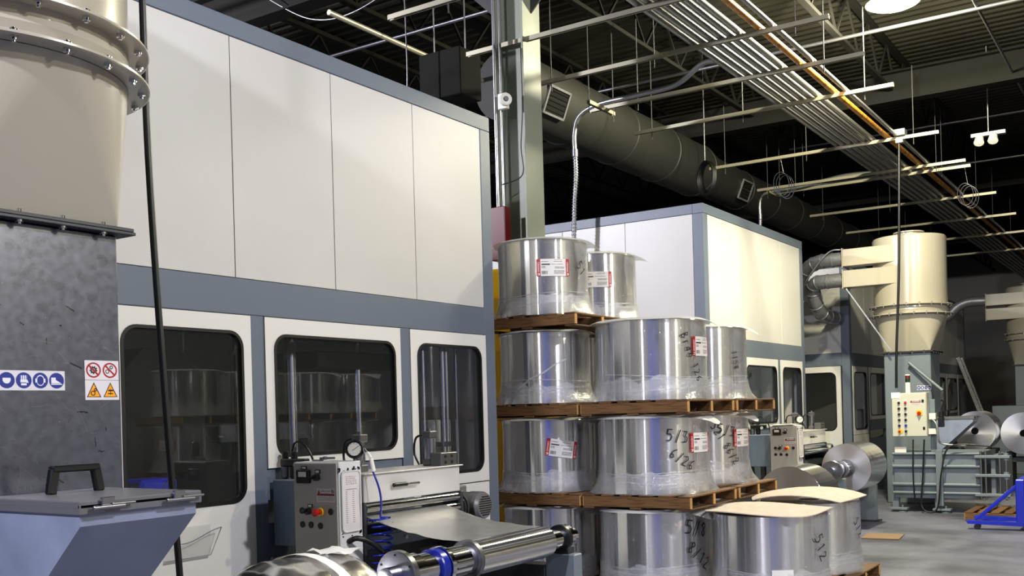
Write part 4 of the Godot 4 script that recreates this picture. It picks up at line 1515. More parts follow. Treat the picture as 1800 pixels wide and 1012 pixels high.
func overhead() -> void:
	# conduit run: six steel conduits, a rusty yellow pipe and one more conduit, lying on the struts
	for k in 6:
		var x := -4.30 + 0.104 * k
		var b := MB.new()
		b.tube([Vector3(x, 5.462, 6.0), Vector3(x, 5.462, -10.0), Vector3(x, 5.462, -38.0)], 0.034, 14)
		single("steel_conduit", b, M.conduit_steel, "steel conduit in the row of six on the overhead struts", "conduit", "row of conduits on the overhead struts")
	var b := MB.new()
	b.tube([Vector3(-3.575, 5.465, 6.0), Vector3(-3.575, 5.465, -38.0)], 0.037, 14)
	single("yellow_pipe", b, M.yellow_pipe, "rusty yellow pipe between the steel conduits overhead", "pipe")
	b = MB.new()
	b.tube([Vector3(-3.43, 5.455, 6.0), Vector3(-3.43, 5.455, -38.0)], 0.027, 12)
	single("steel_conduit", b, M.conduit_steel, "single steel conduit lying beyond the rusty yellow pipe", "conduit", "row of conduits on the overhead struts")
	for z in [-7.62, -8.9, -10.2, -11.52, -12.86, -15.53, -17.64, -18.09, -20.77, -23.4, -26.0, -29.0]:
		var xa := -6.31 if not z in [-11.52, -17.64] else -6.28
		make_strut(z, xa, -2.86, 5.405, [-6.05, -4.75, -3.2] if z in [-10.2, -12.86, -15.53, -20.77] else [-5.6, -3.3])
	# short channel carrying the flexible drop
	make_strut_short(Vector3(-6.03, 5.35, -11.0), Vector3(-5.99, 5.35, -11.66))
	make_strut_short(Vector3(-6.10, 5.35, -17.6), Vector3(-6.05, 5.35, -18.2))
	# flexible conduit drops
	flex_drop("shiny flexible conduit dropping behind the top coils", [Vector3(-4.35, 5.50, -11.0), Vector3(-4.6, 5.55, -11.15), Vector3(-5.05, 5.47, -11.42), Vector3(-5.6, 5.462, -11.47), Vector3(-6.15, 5.46, -11.50), Vector3(-6.42, 5.36, -11.50), Vector3(-6.50, 5.15, -11.50), Vector3(-6.50, 4.9, -11.5)], [Vector3(-6.50, 4.9, -11.5), Vector3(-6.495, 4.6, -11.5), Vector3(-6.53, 4.2, -11.5), Vector3(-6.56, 3.6, -11.52), Vector3(-6.56, 2.9, -11.6)])
	flex_drop("thin flexible conduit dropping behind the overexposed booth panel", [Vector3(-4.35, 5.50, -18.0), Vector3(-4.9, 5.52, -18.0), Vector3(-5.6, 5.44, -18.0), Vector3(-6.2, 5.42, -18.0), Vector3(-6.36, 5.3, -18.0), Vector3(-6.37, 5.0, -18.0)], [Vector3(-6.37, 5.0, -18.0), Vector3(-6.38, 4.7, -18.0), Vector3(-6.38, 4.2, -18.0), Vector3(-6.38, 3.4, -18.05)])
	# drop cord from the strut to the far cyclone
	b = MB.new()
	b.span(Vector3(-3.46, 5.43, -15.6), Vector3(-3.30, 5.52, -15.44), 0.004)
	b.span(Vector3(-3.44, 5.33, -15.56), Vector3(-3.34, 5.382, -15.48), 0.004)
	var cr := thing("cord_drop", "junction box with a black cord hanging down to the far cyclone", "cord", Vector3(-3.4, 5.33, -15.52))
	part("junction_box", b, M.galvanised, cr)
	b = MB.new()
	b.tube(curve([Vector3(-3.40, 5.335, -15.52), Vector3(-3.42, 4.5, -15.52), Vector3(-3.46, 3.4, -15.55), Vector3(-3.53, 2.35, -15.6), Vector3(-3.56, 1.8, -15.66)]), 0.019, 8)
	part("cord", b, M.rubber, cr)
	# round supply duct with diffusers
	var d := thing("supply_duct", "large dark round supply duct with square diffusers under the roof", "duct", Vector3(-7.2, 4.95, -16))
	var yf := Transform3D(Basis(Vector3(1, 0, 0), Vector3(0, 0, -1), Vector3(0, 1, 0)), Vector3(-7.2, 5.78, 0))
	b = MB.new()
	var prof := []
	var z := 10.95
	while z < 16.9:
		prof.append_array([[0.45, z], [0.45, z + 1.46], [0.462, z + 1.47], [0.462, z + 1.49], [0.45, z + 1.5]])
		z += 1.5
	prof.push_front([0.0, 10.95])
	prof.append([0.37, z + 0.6])
	z += 0.6
	while z < 27.0:
		prof.append_array([[0.37, z], [0.37, z + 1.46], [0.382, z + 1.47], [0.382, z + 1.49], [0.37, z + 1.5]])
		z += 1.5
	prof.append([0.0, z])
	b.lathe(prof, 40, yf)
	part("duct_shell", b, M.duct_dark, d)
	for q in [[11.55, 0.45], [18.6, 0.37]]:
		var a := -0.38
		var n3 := Vector3(cos(a), sin(a), 0)
		var u3 := Vector3(-sin(a), cos(a), 0)
		var c: Vector3 = Vector3(-7.2, 5.78, -q[0]) + n3 * (q[1] + 0.005)
		var bs := Basis(n3, u3, Vector3(0, 0, 1))
		b = MB.new()
		for s in [-1, 1]:
			b.box(c + u3 * s * 0.17, Vector3(0.03, 0.03, 0.5), 0.002, bs)
			b.box(c + Vector3(0, 0, s * 0.25), Vector3(0.03, 0.36, 0.03), 0.002, bs)
		var g := part("diffuser_frame", b, M.galvanised, d)
		b = MB.new()
		b.box(c - n3 * 0.01, Vector3(0.008, 0.33, 0.48), 0.0, bs)
		for k in 5:
			b.box(c + u3 * (-0.12 + 0.06 * k), Vector3(0.012, 0.006, 0.47), 0.0, bs)
		local("louvre", b, M.roof_steel, g)
	# roof: joists, cross girders, thin pipes
	for x in [-14.6, -12.4, -10.2, -8.0, -5.9, -3.7, -1.5, 0.7, 2.9, 5.1]:
		make_joist(x)
	for zz in [-0.3, -8.35, -16.4, -24.4, -32.4]:
		b = MB.new()
		for q in [[6.18, 0.24, 0.022], [6.62, 0.24, 0.022]]:
			b.box(Vector3(-4.5, q[0], zz), Vector3(24.6, q[2], q[1]), 0.003)
		b.box(Vector3(-4.5, 6.4, zz), Vector3(24.6, 0.42, 0.014))
		single("roof_girder", b, M.roof_steel, "dark steel I girder crossing under the roof joists", "girder", "steel girders under the roof")
	for q in [[6.28, -9.9, -14.0, -5.5], [6.28, -13.4, -14.0, 2.0], [6.28, -18.6, -6.0, 4.0], [6.28, -22.0, -8.0, 4.0], [6.28, -7.2, -13.0, -6.3]]:
		b = MB.new()
		b.tube([Vector3(q[2], q[0], q[1]), Vector3(q[3], q[0], q[1])], 0.024, 10)
		single("sprinkler_pipe", b, M.steel_dull, "thin grey sprinkler pipe crossing under the roof", "pipe", "sprinkler pipes under the roof")
	b = MB.new()
	b.tube([Vector3(-7.53, 5.9, -8.1), Vector3(-7.54, 5.9, -11.6)], 0.03, 10)
	single("roof_pipe", b, M.strut_steel, "short dull pipe end hanging over the front booth roof", "pipe")
	b = MB.new()
	b.tube([Vector3(-2.0, 6.3, -9.0), Vector3(-2.0, 6.3, -34.0)], 0.018, 10)
	single("roof_pipe", b, M.steel_dull, "grey pipe running along the roof above the aisle", "pipe")
	# unit heater
	b = MB.new()
	b.span(Vector3(-7.12, 5.1, -9.5), Vector3(-6.84, 5.62, -9.1), 0.01)
	b.span(Vector3(-6.83, 5.1, -9.5), Vector3(-6.55, 5.62, -9.1), 0.01)
	var uh := thing("unit_heater", "dark boxy unit heater hung behind the steel column", "heater", Vector3(-6.84, 5.1, -9.3))
	part("heater_case", b, M.roof_steel, uh)
	b = MB.new()
	for x in [-7.05, -6.62]:
		b.rod(Vector3(x, 5.62, -9.3), Vector3(x, 7.1, -9.3), 0.008, 8)
	part("hangers", b, M.steel_dull, uh)
	# twin emergency light
	var el := thing("emergency_light", "pale twin head emergency light fixed under the roof", "emergency light", Vector3(-2.5, 5.66, -17.5))
	b = MB.new()
	b.span(Vector3(-2.75, 5.70, -17.56), Vector3(-2.25, 5.76, -17.46), 0.006)
	b.rod(Vector3(-2.5, 5.76, -17.51), Vector3(-2.5, 7.1, -17.51), 0.01, 8)
	part("bracket", b, M.galvanised, el)
	for x in [-2.62, -2.42]:
		b = MB.new()
		b.lathe([[0, 0], [0.055, 0.0], [0.075, 0.14], [0.0, 0.15]], 20, Transform3D(Basis(Vector3(1, 0, 0), Vector3(0.35, -0.75, 0.55).normalized(), Vector3(0.3, 0.5, 0.8)).orthonormalized(), Vector3(x, 5.70, -17.46)))
		part("lamp_head", b, M.white_plastic, el)
	# odd cables over the front booth
	b = MB.new()
	b.tube(curve([Vector3(-6.35, 7.1, -7.9), Vector3(-6.36, 6.0, -7.92), Vector3(-6.33, 5.0, -7.9), Vector3(-6.36, 4.4, -7.9), Vector3(-6.36, 3.2, -7.9)]), 0.006, 6)
	single("hanging_cable", b, M.galvanised, "thin pale cable hanging behind the front booth beside the column", "cable")
	b = MB.new()
	b.tube(curve([Vector3(-8.6, 6.36, -8.2), Vector3(-8.0, 6.0, -8.3), Vector3(-7.4, 5.95, -8.35), Vector3(-6.6, 6.17, -8.38)]), 0.006, 6)
	single("sagging_wire", b, M.galvanised, "pale sagging wire above the front booth roof", "wire")
	# hose coils hung on the wall side
	var hc := thing("hose_coil", "black hose coil hanging in front of the supply duct", "hose", Vector3(-6.2, 4.9, -15.07))
	for k in 4:
		var path := []
		for j in 41:
			var a := TAU * j / 40.0
			path.append(Vector3(-6.2 + 0.02 * k, 5.16, -15.07) + Vector3(0.17 * cos(a), 0.26 * sin(a), 0.10 * cos(a)) * (1.0 - 0.04 * k))
		b = MB.new()
		b.tube(path, 0.018, 8, false)
		part("hose_turn", b, M.rubber, hc)
	b = MB.new()
	b.tube([Vector3(-6.2, 5.42, -15.07), Vector3(-6.2, 7.1, -15.07)], 0.01, 6)
	part("hanger", b, M.steel_dull, hc)
	for q in [Vector3(-5.15, 5.0, -15.53), Vector3(-2.95, 4.95, -18.09)]:
		var wl := thing("wire_coil", "loose loops of thin wire hanging from a strut " + ("over the second booth" if q.x < -4 else "over the far aisle"), "wire", q)
		for k in 3:
			var path := []
			for j in 33:
				var a := TAU * j / 32.0
				path.append(q + Vector3(0.12 * cos(a) + 0.04 * k, 0.17 * sin(a) - 0.03 * k, 0.05 * sin(a)))
			b = MB.new()
			b.tube(path, 0.006, 6, false)
			part("wire_loop", b, M.steel_dull, wl)
		b = MB.new()
		b.tube([q + Vector3(0.04, 0.16, 0), Vector3(q.x, 5.383, q.z)], 0.004, 6)
		part("hanger_wire", b, M.steel_dull, wl)

func make_strut_short(a: Vector3, c: Vector3) -> void:
	var o := thing("strut_channel", "short strut channel under the bend of the flexible conduit " + ("over the second booth" if a.z > -14 else "over the third booth"), "strut", (a + c) * 0.5, "strut channels under the roof")
	var b := MB.new()
	var m := (a + c) * 0.5
	for s in [-1, 1]:
		b.box(m + Vector3(s * 0.02, 0, 0), Vector3(0.005, 0.045, (c - a).length()))
	b.box(m + Vector3(0, 0.022, 0), Vector3(0.045, 0.005, (c - a).length()))
	part("channel", b, M.strut_steel, o)
	for p in [a + Vector3(0, 0, -0.05), c + Vector3(0, 0, 0.05)]:
		b = MB.new()
		b.rod(p + Vector3(0, -0.12, 0), p + Vector3(0, 1.07, 0), 0.006, 8)
		part("hanger_rod", b, M.rod_dark, o)

func flex_drop(label: String, rigid: Array, flex: Array) -> void:
	var o := thing("flexible_conduit", label, "conduit", flex[-1])
	var b := MB.new()
	b.tube(curve(rigid), 0.031, 14)
	part("rigid_bend", b, M.conduit_steel, o)
	b = MB.new()
	var path := curve(flex, 10)
	b.tube(path, 0.026, 12)
	var ln := 0.0
	var cp := curve(flex, 40)
	for i in cp.size() - 1:
		ln += cp[i].distance_to(cp[i + 1])
		if ln > 0.034:
			ln = 0.0
			var y: Vector3 = (cp[i + 1] - cp[i]).normalized()
			var x := Vector3(0, 0, 1).cross(y).normalized()
			b.lathe([[0.026, -0.010], [0.034, -0.004], [0.034, 0.004], [0.026, 0.010]], 12, Transform3D(Basis(x, y, x.cross(y)), cp[i]))
	part("ribbed_sleeve", b, M.galvanised, o)
	b = MB.new()
	b.rod(flex[0] + Vector3(0, 0.05, 0), flex[0] - Vector3(0, 0.05, 0), 0.04, 12, 0.004)
	part("coupling", b, M.steel_dull, o)

func make_column() -> void:
	var o := thing("steel_column", "tall grey steel I column with conduits between the booths", "column", Vector3(-5.75, 0, -9.0))
	var b := MB.new()
	b.span(Vector3(-5.59, 0, -9.17), Vector3(-5.565, 6.16, -8.83), 0.003)
	part("flange", b, M.column_paint, o)
	b = MB.new()
	b.span(Vector3(-5.94, 0, -9.17), Vector3(-5.915, 6.16, -8.83), 0.003)
	part("flange", b, M.column_paint, o)
	b = MB.new()
	b.span(Vector3(-5.915, 0, -9.01), Vector3(-5.59, 6.16, -8.99))
	part("web", b, M.column_paint, o)
	for s in [-1, 1]:
		b = MB.new()
		b.prism(PackedVector2Array([Vector2(0, 6.16), Vector2(0.42 * s, 6.16), Vector2(0.42 * s, 6.10), Vector2(0, 5.7)]), -0.01, 0.01, Transform3D(Basis(), Vector3(-5.563 if s > 0 else -5.942, 0, -9.0)))
		part("knee_plate", b, M.column_dark, o)
	b = MB.new()
	b.span(Vector3(-6.02, 0, -9.25), Vector3(-5.48, 3.08, -8.75), 0.03)
	part("column_guard", b, M.yellow, o, "yellow plastic column guard")
	b = MB.new()
	b.span(Vector3(-5.93, 3.15, -8.82), Vector3(-5.76, 3.70, -8.70), 0.008)
	part("red_box", b, M.dark_red, o, "dark red fire hose box")
	for x in [-5.87, -5.80]:
		b = MB.new()
		b.tube([Vector3(x, 3.702, -8.76), Vector3(x, 6.16, -8.76)], 0.021 if x < -5.85 else 0.015, 10)
		part("column_conduit", b, M.conduit_steel, o)
	b = MB.new()
	b.tube(curve([Vector3(-5.585, 5.3, -8.82), Vector3(-5.57, 4.7, -8.80), Vector3(-5.60, 4.3, -8.80), Vector3(-5.58, 4.0, -8.78), Vector3(-5.75, 3.90, -8.65)]), 0.006, 6)
	part("loose_wire", b, M.rubber, o)
	var a := thing("alarm_horn", "round white alarm horn on the steel column", "alarm", Vector3(-5.74, 4.75, -8.7))
	b = MB.new()
	b.span(Vector3(-5.80, 4.68, -8.745), Vector3(-5.69, 4.84, -8.69), 0.006)
	part("back_box", b, M.white_plastic, a)
	var ax := Vector3(0.75, 0, 0.66)
	b = MB.new()
	b.rod(Vector3(-5.71, 4.76, -8.69), Vector3(-5.71, 4.76, -8.69) + ax * 0.05, 0.065, 24, 0.008)
	part("horn_disc", b, M.white_plastic, a)
	b = MB.new()
	b.rod(Vector3(-5.71, 4.76, -8.69) + ax * 0.05, Vector3(-5.71, 4.76, -8.69) + ax * 0.062, 0.026, 16, 0.003)
	part("horn_mouth", b, M.black_plastic, a)

# ---------------------------------------------------------------- inside the booths
func make_press(z: float, label: String) -> void:
	var d := Vector3(0, 0, z)
	var o := thing("extrusion_line", label, "machine", Vector3(-6.3, 0, -5.0) + d, "machines inside the booths")
	var b := MB.new()
	b.prism(PackedVector2Array([Vector2(-0.35, 0.0), Vector2(0.35, 0.0), Vector2(0.35, 1.9), Vector2(0.15, 2.1), Vector2(-0.15, 2.1), Vector2(-0.35, 1.9)]), -0.25, 0.25, Transform3D(Basis(Vector3(0, 0, -1), Vector3.UP, Vector3(1, 0, 0)), Vector3(-6.1, 0, -4.55) + d))
	part("black_cabinet", b, M.black_plastic, o)
	for q in [[-5.75, -5.15, 0.06], [-5.75, -5.65, 0.05], [-5.7, -6.35, 0.035], [-5.15, -6.52, 0.02], [-5.15, -6.78, 0.024], [-5.17, -6.86, 0.02], [-5.2, -7.04, 0.016]]:
		b = MB.new()
		b.rod(Vector3(q[0], 0, q[1]) + d, Vector3(q[0], 2.6, q[1]) + d, q[2], 18)
		part("guide_column", b, M.chrome, o)
	for q in [[-6.0, -5.4, 1.5], [-5.9, -6.3, 1.15], [-5.9, -6.3, 2.05]]:
		b = MB.new()
		b.box(Vector3(q[0], q[2], q[1]) + d, Vector3(0.5, 0.14, 0.9), 0.01)
		part("crosshead", b, M.dark_frame, o)
	b = MB.new()
	b.span(Vector3(-6.6, 0, -3.6) + d, Vector3(-6.2, 2.0, -4.1) + d, 0.01)
	part("tool_cabinet", b, M.cabinet_cream, o)
	b = MB.new()
	b.span(Vector3(-5.32, 1.25, -6.78) + d, Vector3(-5.24, 1.55, -7.0) + d, 0.006)
	b.span(Vector3(-5.32, 0.9, -6.86) + d, Vector3(-5.28, 1.25, -6.92) + d, 0.004)
	part("valve_plate", b, M.cabinet_grey, o)
	b = MB.new()
	b.span(Vector3(-5.19, 1.33, -6.72) + d, Vector3(-5.11, 1.37, -6.9) + d, 0.004)
	part("rod_clamp", b, M.steel, o)
	for k in 3:
		b = MB.new()
		b.rod(Vector3(-6.2, 1.35, -3.72 - 0.13 * k) + d, Vector3(-6.17, 1.35, -3.72 - 0.13 * k) + d, 0.04, 16)
		part("dial", b, M.black_plastic, o)
	var c := thing("blue_crate", "blue wrapped crate seen through the window of the " + ("front booth" if z > -1 else "second booth"), "crate", Vector3(-5.55, 1.02, -4.15) + d)
	b = MB.new()
	b.span(Vector3(-5.65, 1.02, -4.3) + d, Vector3(-5.4, 1.24, -4.02) + d, 0.02)
	part("crate_body", b, M.wrapped_blue, c)
	b = MB.new()
	b.tube([Vector3(-5.397, 1.03, -4.05) + d, Vector3(-5.395, 1.23, -4.22) + d], 0.004, 6)
	b.tube([Vector3(-5.397, 1.10, -4.03) + d, Vector3(-5.395, 1.16, -4.29) + d], 0.004, 6)
	part("strap", b, M.black_plastic, c)
	var t := thing("work_table", "steel table carrying the blue crate inside the " + ("front booth" if z > -1 else "second booth"), "table", Vector3(-5.55, 0, -4.15) + d)
	b = MB.new()
	b.span(Vector3(-5.8, 0.98, -4.5) + d, Vector3(-5.3, 1.018, -3.8) + d, 0.004)
	part("table_top", b, M.steel_dull, t)
	for x in [-5.77, -5.33]:
		for zz in [-4.47, -3.83]:
			b = MB.new()
			b.span(Vector3(x - 0.02, 0, zz - 0.02) + d, Vector3(x + 0.02, 0.98, zz + 0.02) + d)
			part("leg", b, M.steel_dull, t)

# ---------------------------------------------------------------- the place
func _ready() -> void:
	var cam := Camera3D.new()
	cam.name = "camera"
	cam.projection = Camera3D.PROJECTION_FRUSTUM
	cam.near = 0.1
	cam.far = 200.0
	cam.size = 1012.0 / 1802.8 * 0.1
	cam.frustum_offset = Vector2(0.0, (723.8 - 506.0) / 1802.8 * 0.1)
	add_child(cam)
	cam.position = Vector3(0, 1.6, 0)
	cam.rotation_degrees = Vector3(0, 33.3765, -1.5518)
	cam.current = true

	var env := Environment.new()
	env.background_mode = Environment.BG_COLOR
	env.background_color = Color(0, 0, 0)
	env.tonemap_mode = Environment.TONE_MAPPER_LINEAR
	env.tonemap_exposure = 1.0
	env.sdfgi_enabled = true
	env.ssao_enabled = true
	env.ssil_enabled = true
	var we := WorldEnvironment.new()
	we.name = "surroundings"
	we.environment = env
	add_child(we)

	make_materials()
	var warm := Color(1.0, 0.97, 0.83)
	var cool := Color(0.94, 0.94, 1.0)
	make_lamp("glaring high bay lamp over the conduit run", Vector3(-2.80, 6.3, -12.65), 60.0, warm)
	make_lamp("high bay lamp over the near end of the aisle", Vector3(2.2, 6.1, -4.6), 42.0, cool)
	make_lamp("high bay lamp over the roof of the front booth", Vector3(-10.5, 6.0, -4.4), 74.0, cool)
	make_lamp("high bay lamp over the coils across the aisle", Vector3(5.3, 6.1, -6.6), 30.0, warm)
	make_lamp("high bay lamp behind the blue container", Vector3(-2.0, 6.1, 3.6), 64.0, cool)

	# shell
	var b := MB.new()
	b.span(Vector3(-17, -0.3, 10), Vector3(8, 0, -42))
	structure("floor", b, M.concrete)
	b = MB.new()
	b.span(Vector3(-17.3, 0, 10), Vector3(-17, 7.4, -42))
	structure("wall_left", b, M.wall_paint)
	b = MB.new()
	b.span(Vector3(8, 0, 10), Vector3(8.3, 7.4, -42))
	structure("wall_right", b, M.wall_paint)
	b = MB.new()
	b.span(Vector3(-17.3, 0, -42), Vector3(8.3, 7.4, -42.3))
	structure("wall_far", b, M.wall_paint)
	b = MB.new()
	b.span(Vector3(-17.3, 0, 10), Vector3(8.3, 7.4, 10.3))
	structure("wall_near", b, M.wall_paint)
	# ribbed steel roof deck, ribs running across the aisle
	b = MB.new()
	var pr := PackedVector2Array()
	var z := -42.3
	while z < 10.3:
		pr.append_array([Vector2(z, 7.1), Vector2(z + 0.07, 7.1), Vector2(z + 0.1, 7.145), Vector2(z + 0.17, 7.145)])
		z += 0.2
	for k in pr.size() - 1:
		b.flat(Vector3(-17.3, pr[k].y, pr[k].x), Vector3(8.3, pr[k].y, pr[k].x), Vector3(8.3, pr[k + 1].y, pr[k + 1].x), Vector3(-17.3, pr[k + 1].y, pr[k + 1].x), Vector3(0, -1, 0))
	b.span(Vector3(-17.3, 7.2, 10.3), Vector3(8.3, 7.4, -42.3))
	structure("ceiling", b, M.roof_dark)
	picture("coil_label", coil_label_image(), 0.45)
	picture("duty_signs", duty_sign_image(), 0.4)
	picture("hazard_signs", hazard_sign_image(), 0.4)
	picture("warning", warning_image(), 0.5)
	picture("typed_sheet", sheet_image(5), 0.5)

	# booths
	make_booth("white panelled booth with a web of foil coming out, nearest the cyclone with safety signs", -3.34, false, false)
	make_booth("white panelled booth with a glaring bright front behind the coil stacks", -11.81, false, false)
	make_booth("white panelled booth beside the elbow ducts of the far cyclone", -18.2, true, true)
	make_booth("white panelled booth with the ladder leaning on it", -25.5, true, false)
	make_press(0.0, "dark machine with steel columns inside the front booth")
	make_press(-PITCH, "dark machine with steel columns inside the second booth")

	stacks()
	make_cabinet(Vector3.ZERO, "grey operator cabinet with buttons and a taped document sleeve", true)
	make_winder(Vector3.ZERO, "film winder with brushed hood and shiny web before the front booth", true)
	make_air_unit(Vector3.ZERO, true)
	var far := Vector3(0, 0, -PITCH)
	make_cabinet(far, "white operator cabinet with buttons before the second booth", false)
	make_winder(far, "film winder before the second booth, half hidden by rolls", false)
	make_air_unit(far, false)
	far_papers(far)
	rolls()
	near_details()
	cyclones()
	aisle_end()
	make_column()
	overhead()
	across_the_aisle()

# ---------------------------------------------------------------- coil stacks between the booths
const LAYER := 0.772
const DECK := 0.1195
const SPOKEN := ["bottom", "second", "third", "top"]

func toward_camera(x: float, z: float) -> float:
	return atan2(-x, -z)

func stacks() -> void:
	var cols := [
		["beside the front booth", -4.87, -7.97, 0.405, 4, -4.80, -8.05],
		["by the steel column", -4.90, -9.02, 0.395, 4, -4.82, -9.10],
		["beside the low coils", -3.845, -8.03, 0.470, 3, -3.795, -8.05],
		["by the second booth", -3.86, -9.13, 0.430, 3, -3.80, -9.12]]
	for c in cols.size():
		var q = cols[c]
		var f := toward_camera(q[1], q[2])
		for k in q[4]:
			var y: float = LAYER * k
			make_pallet(0.98, 1.0, "wooden pallet, %s in the coil stack %s" % [SPOKEN[k], q[0]], Vector3(q[5], y, q[6]))
			var opt := {"tail": f + 0.9 + 0.2 * k, "flare": 0.03 if k == 0 else 0.10}
			var top: bool = k == q[4] - 1
			var h := LAYER - DECK - 0.022
			if top:
				h += 0.035
			var what := "foil coil wrapped in clear film"
			match [c, k]:
				[0, 3]:
					opt.labels = [[f + 0.22, 0.62, 0.29, 0.15, 0.0]]
					opt.pen = [["51", f + 0.75, 0.66, 0.09, -0.9]]
					what = "foil coil with a level red ended label"
				[1, 3]:
					opt.labels = [[f + 0.02, 0.62, 0.29, 0.15, 0.0]]
					what = "foil coil with label and drooping cap"
				[0, 2]:
					opt.tape = [f - 1.0, 0.1, f + 0.45, 0.62]
					what = "foil coil with a slanting rope of film"
				[0, 1]:
					opt.labels = [[f + 0.30, 0.60, 0.28, 0.15, -0.16]]
					what = "foil coil with a tilted label"
				[2, 2]:
					opt.labels = [[f + 1.10, 0.66, 0.29, 0.16, 0.0]]
					opt.pen = [["Brd6 126", f + 0.52, 0.80, 0.075, -1.15]]
					what = "wide foil coil scrawled with pen"
				[2, 1]:
					opt.labels = [[f + 0.98, 0.66, 0.28, 0.16, 0.0]]
					opt.pen = [["5/3", f + 0.20, 0.70, 0.095, -0.12], ["6/26", f + 0.24, 0.50, 0.085, -0.55]]
					what = "wide coil marked 5/3 6/26"
				[2, 0]:
					opt.pen = [["5/8", f + 0.50, 0.72, 0.11, -0.2], ["8/12", f + 0.52, 0.50, 0.10, -0.7]]
					what = "wide foil coil marked 5/8 in pen"
				[3, 1]:
					opt.labels = [[f + 1.02, 0.66, 0.27, 0.16, 0.0]]
					opt.pen = [["5/3", f + 0.28, 0.74, 0.09, -0.2], ["S21 86/2", f + 0.16, 0.84, 0.075, -1.0]]
					what = "foil coil covered in pen scribbles"
				[3, 2]:
					opt.pen = [["1158", f + 0.7, 0.66, 0.06, -1.4]]
					what = "foil coil with faint pen marks"
			make_coil("foil_coil", "%s, %s in the stack %s" % [what, SPOKEN[k], q[0]], "stacked foil coils", Vector3(q[1], y + DECK, q[2]), q[3], h, 20 + c * 7 + k, opt)
	# two low coils with board covers
	var low := [[-2.858, -8.10, 0.455, "flat pale board cover, standing in front of the coil stacks"], [-2.88, -9.22, 0.435, "curled pale board cover, standing behind the other low coil"]]
	for k in 2:
		var q = low[k]
		var f := toward_camera(q[0], q[1])
		make_pallet(0.9, 0.98, "wooden pallet on the floor under the low coil with the " + ("flat cover" if k == 0 else "curled cover"), Vector3(q[0] + 0.04, 0, q[1]))
		var opt := {"cap": false, "flare": 0.03}
		if k == 0:
			opt.pen = [["512", f + 0.78, 0.72, 0.10, -1.2]]
		else:
			opt.pen = [["S/2", f + 0.95, 0.72, 0.09, -1.0]]
		var co := make_coil("foil_coil", "low foil coil under a " + q[3], "stacked foil coils", Vector3(q[0], DECK, q[1]), q[2], 0.62, 60 + k, opt)
		if k == 0:
			var rows := []
			for i in 2:
				var row := []
				for j in 7:
					var a := f + 0.02 + 0.36 * j / 6.0
					row.append(Vector3(sin(a) * 0.46, 0.21 - 0.05 * i, cos(a) * 0.468))
				rows.append(row)
			var t := MB.new()
			t.sheet(rows, false, true)
			local("tape_strip", t, M.paper, co)
		# cover board: flat or curled up at one side
		var cv := MB.new()
		var top := []
		var bot := []
		for i in 13:
			var rt := []
			var rb := []
			for j in 13:
				var u := i / 12.0 * 2.0 - 1.0
				var v := j / 12.0 * 2.0 - 1.0
				var e := Vector2(u * sqrt(1.0 - v * v * 0.5), v * sqrt(1.0 - u * u * 0.5)).lerp(Vector2(u, v), 0.35)
				var p := e * 0.48
				var y := 0.002 + 0.010 * (1.0 - e.length_squared())
				if k == 1:
					y += 0.055 * (1.0 - u * u) + 0.02 * (1.0 - v * v)
					y += 0.01
				else:
					y += 0.012 * sin(u * 2.0 + v * 3.0) + 0.012
				rt.append(Vector3(q[0] + p.x, DECK + 0.62 + y + 0.007, q[1] + p.y))
				rb.append(Vector3(q[0] + p.x, DECK + 0.62 + y, q[1] + p.y))
			top.append(rt)
			bot.append(rb)
		cv.sheet(top, false, true)
		cv.sheet(bot, false, false)
		for i in 12:
			for e in [0, 12]:
				cv.flat(top[i][e], top[i + 1][e], bot[i + 1][e], bot[i][e], Vector3(0, 0, -1 if e == 0 else 1))
				cv.flat(top[e][i], top[e][i + 1], bot[e][i + 1], bot[e][i], Vector3(-1 if e == 0 else 1, 0, 0))
		single("board_cover", cv, M.cardboard, ("flat" if k == 0 else "curled") + " pale board cover lying on the low " + ("front" if k == 0 else "rear") + " coil", "board cover", "board covers on the low coils")

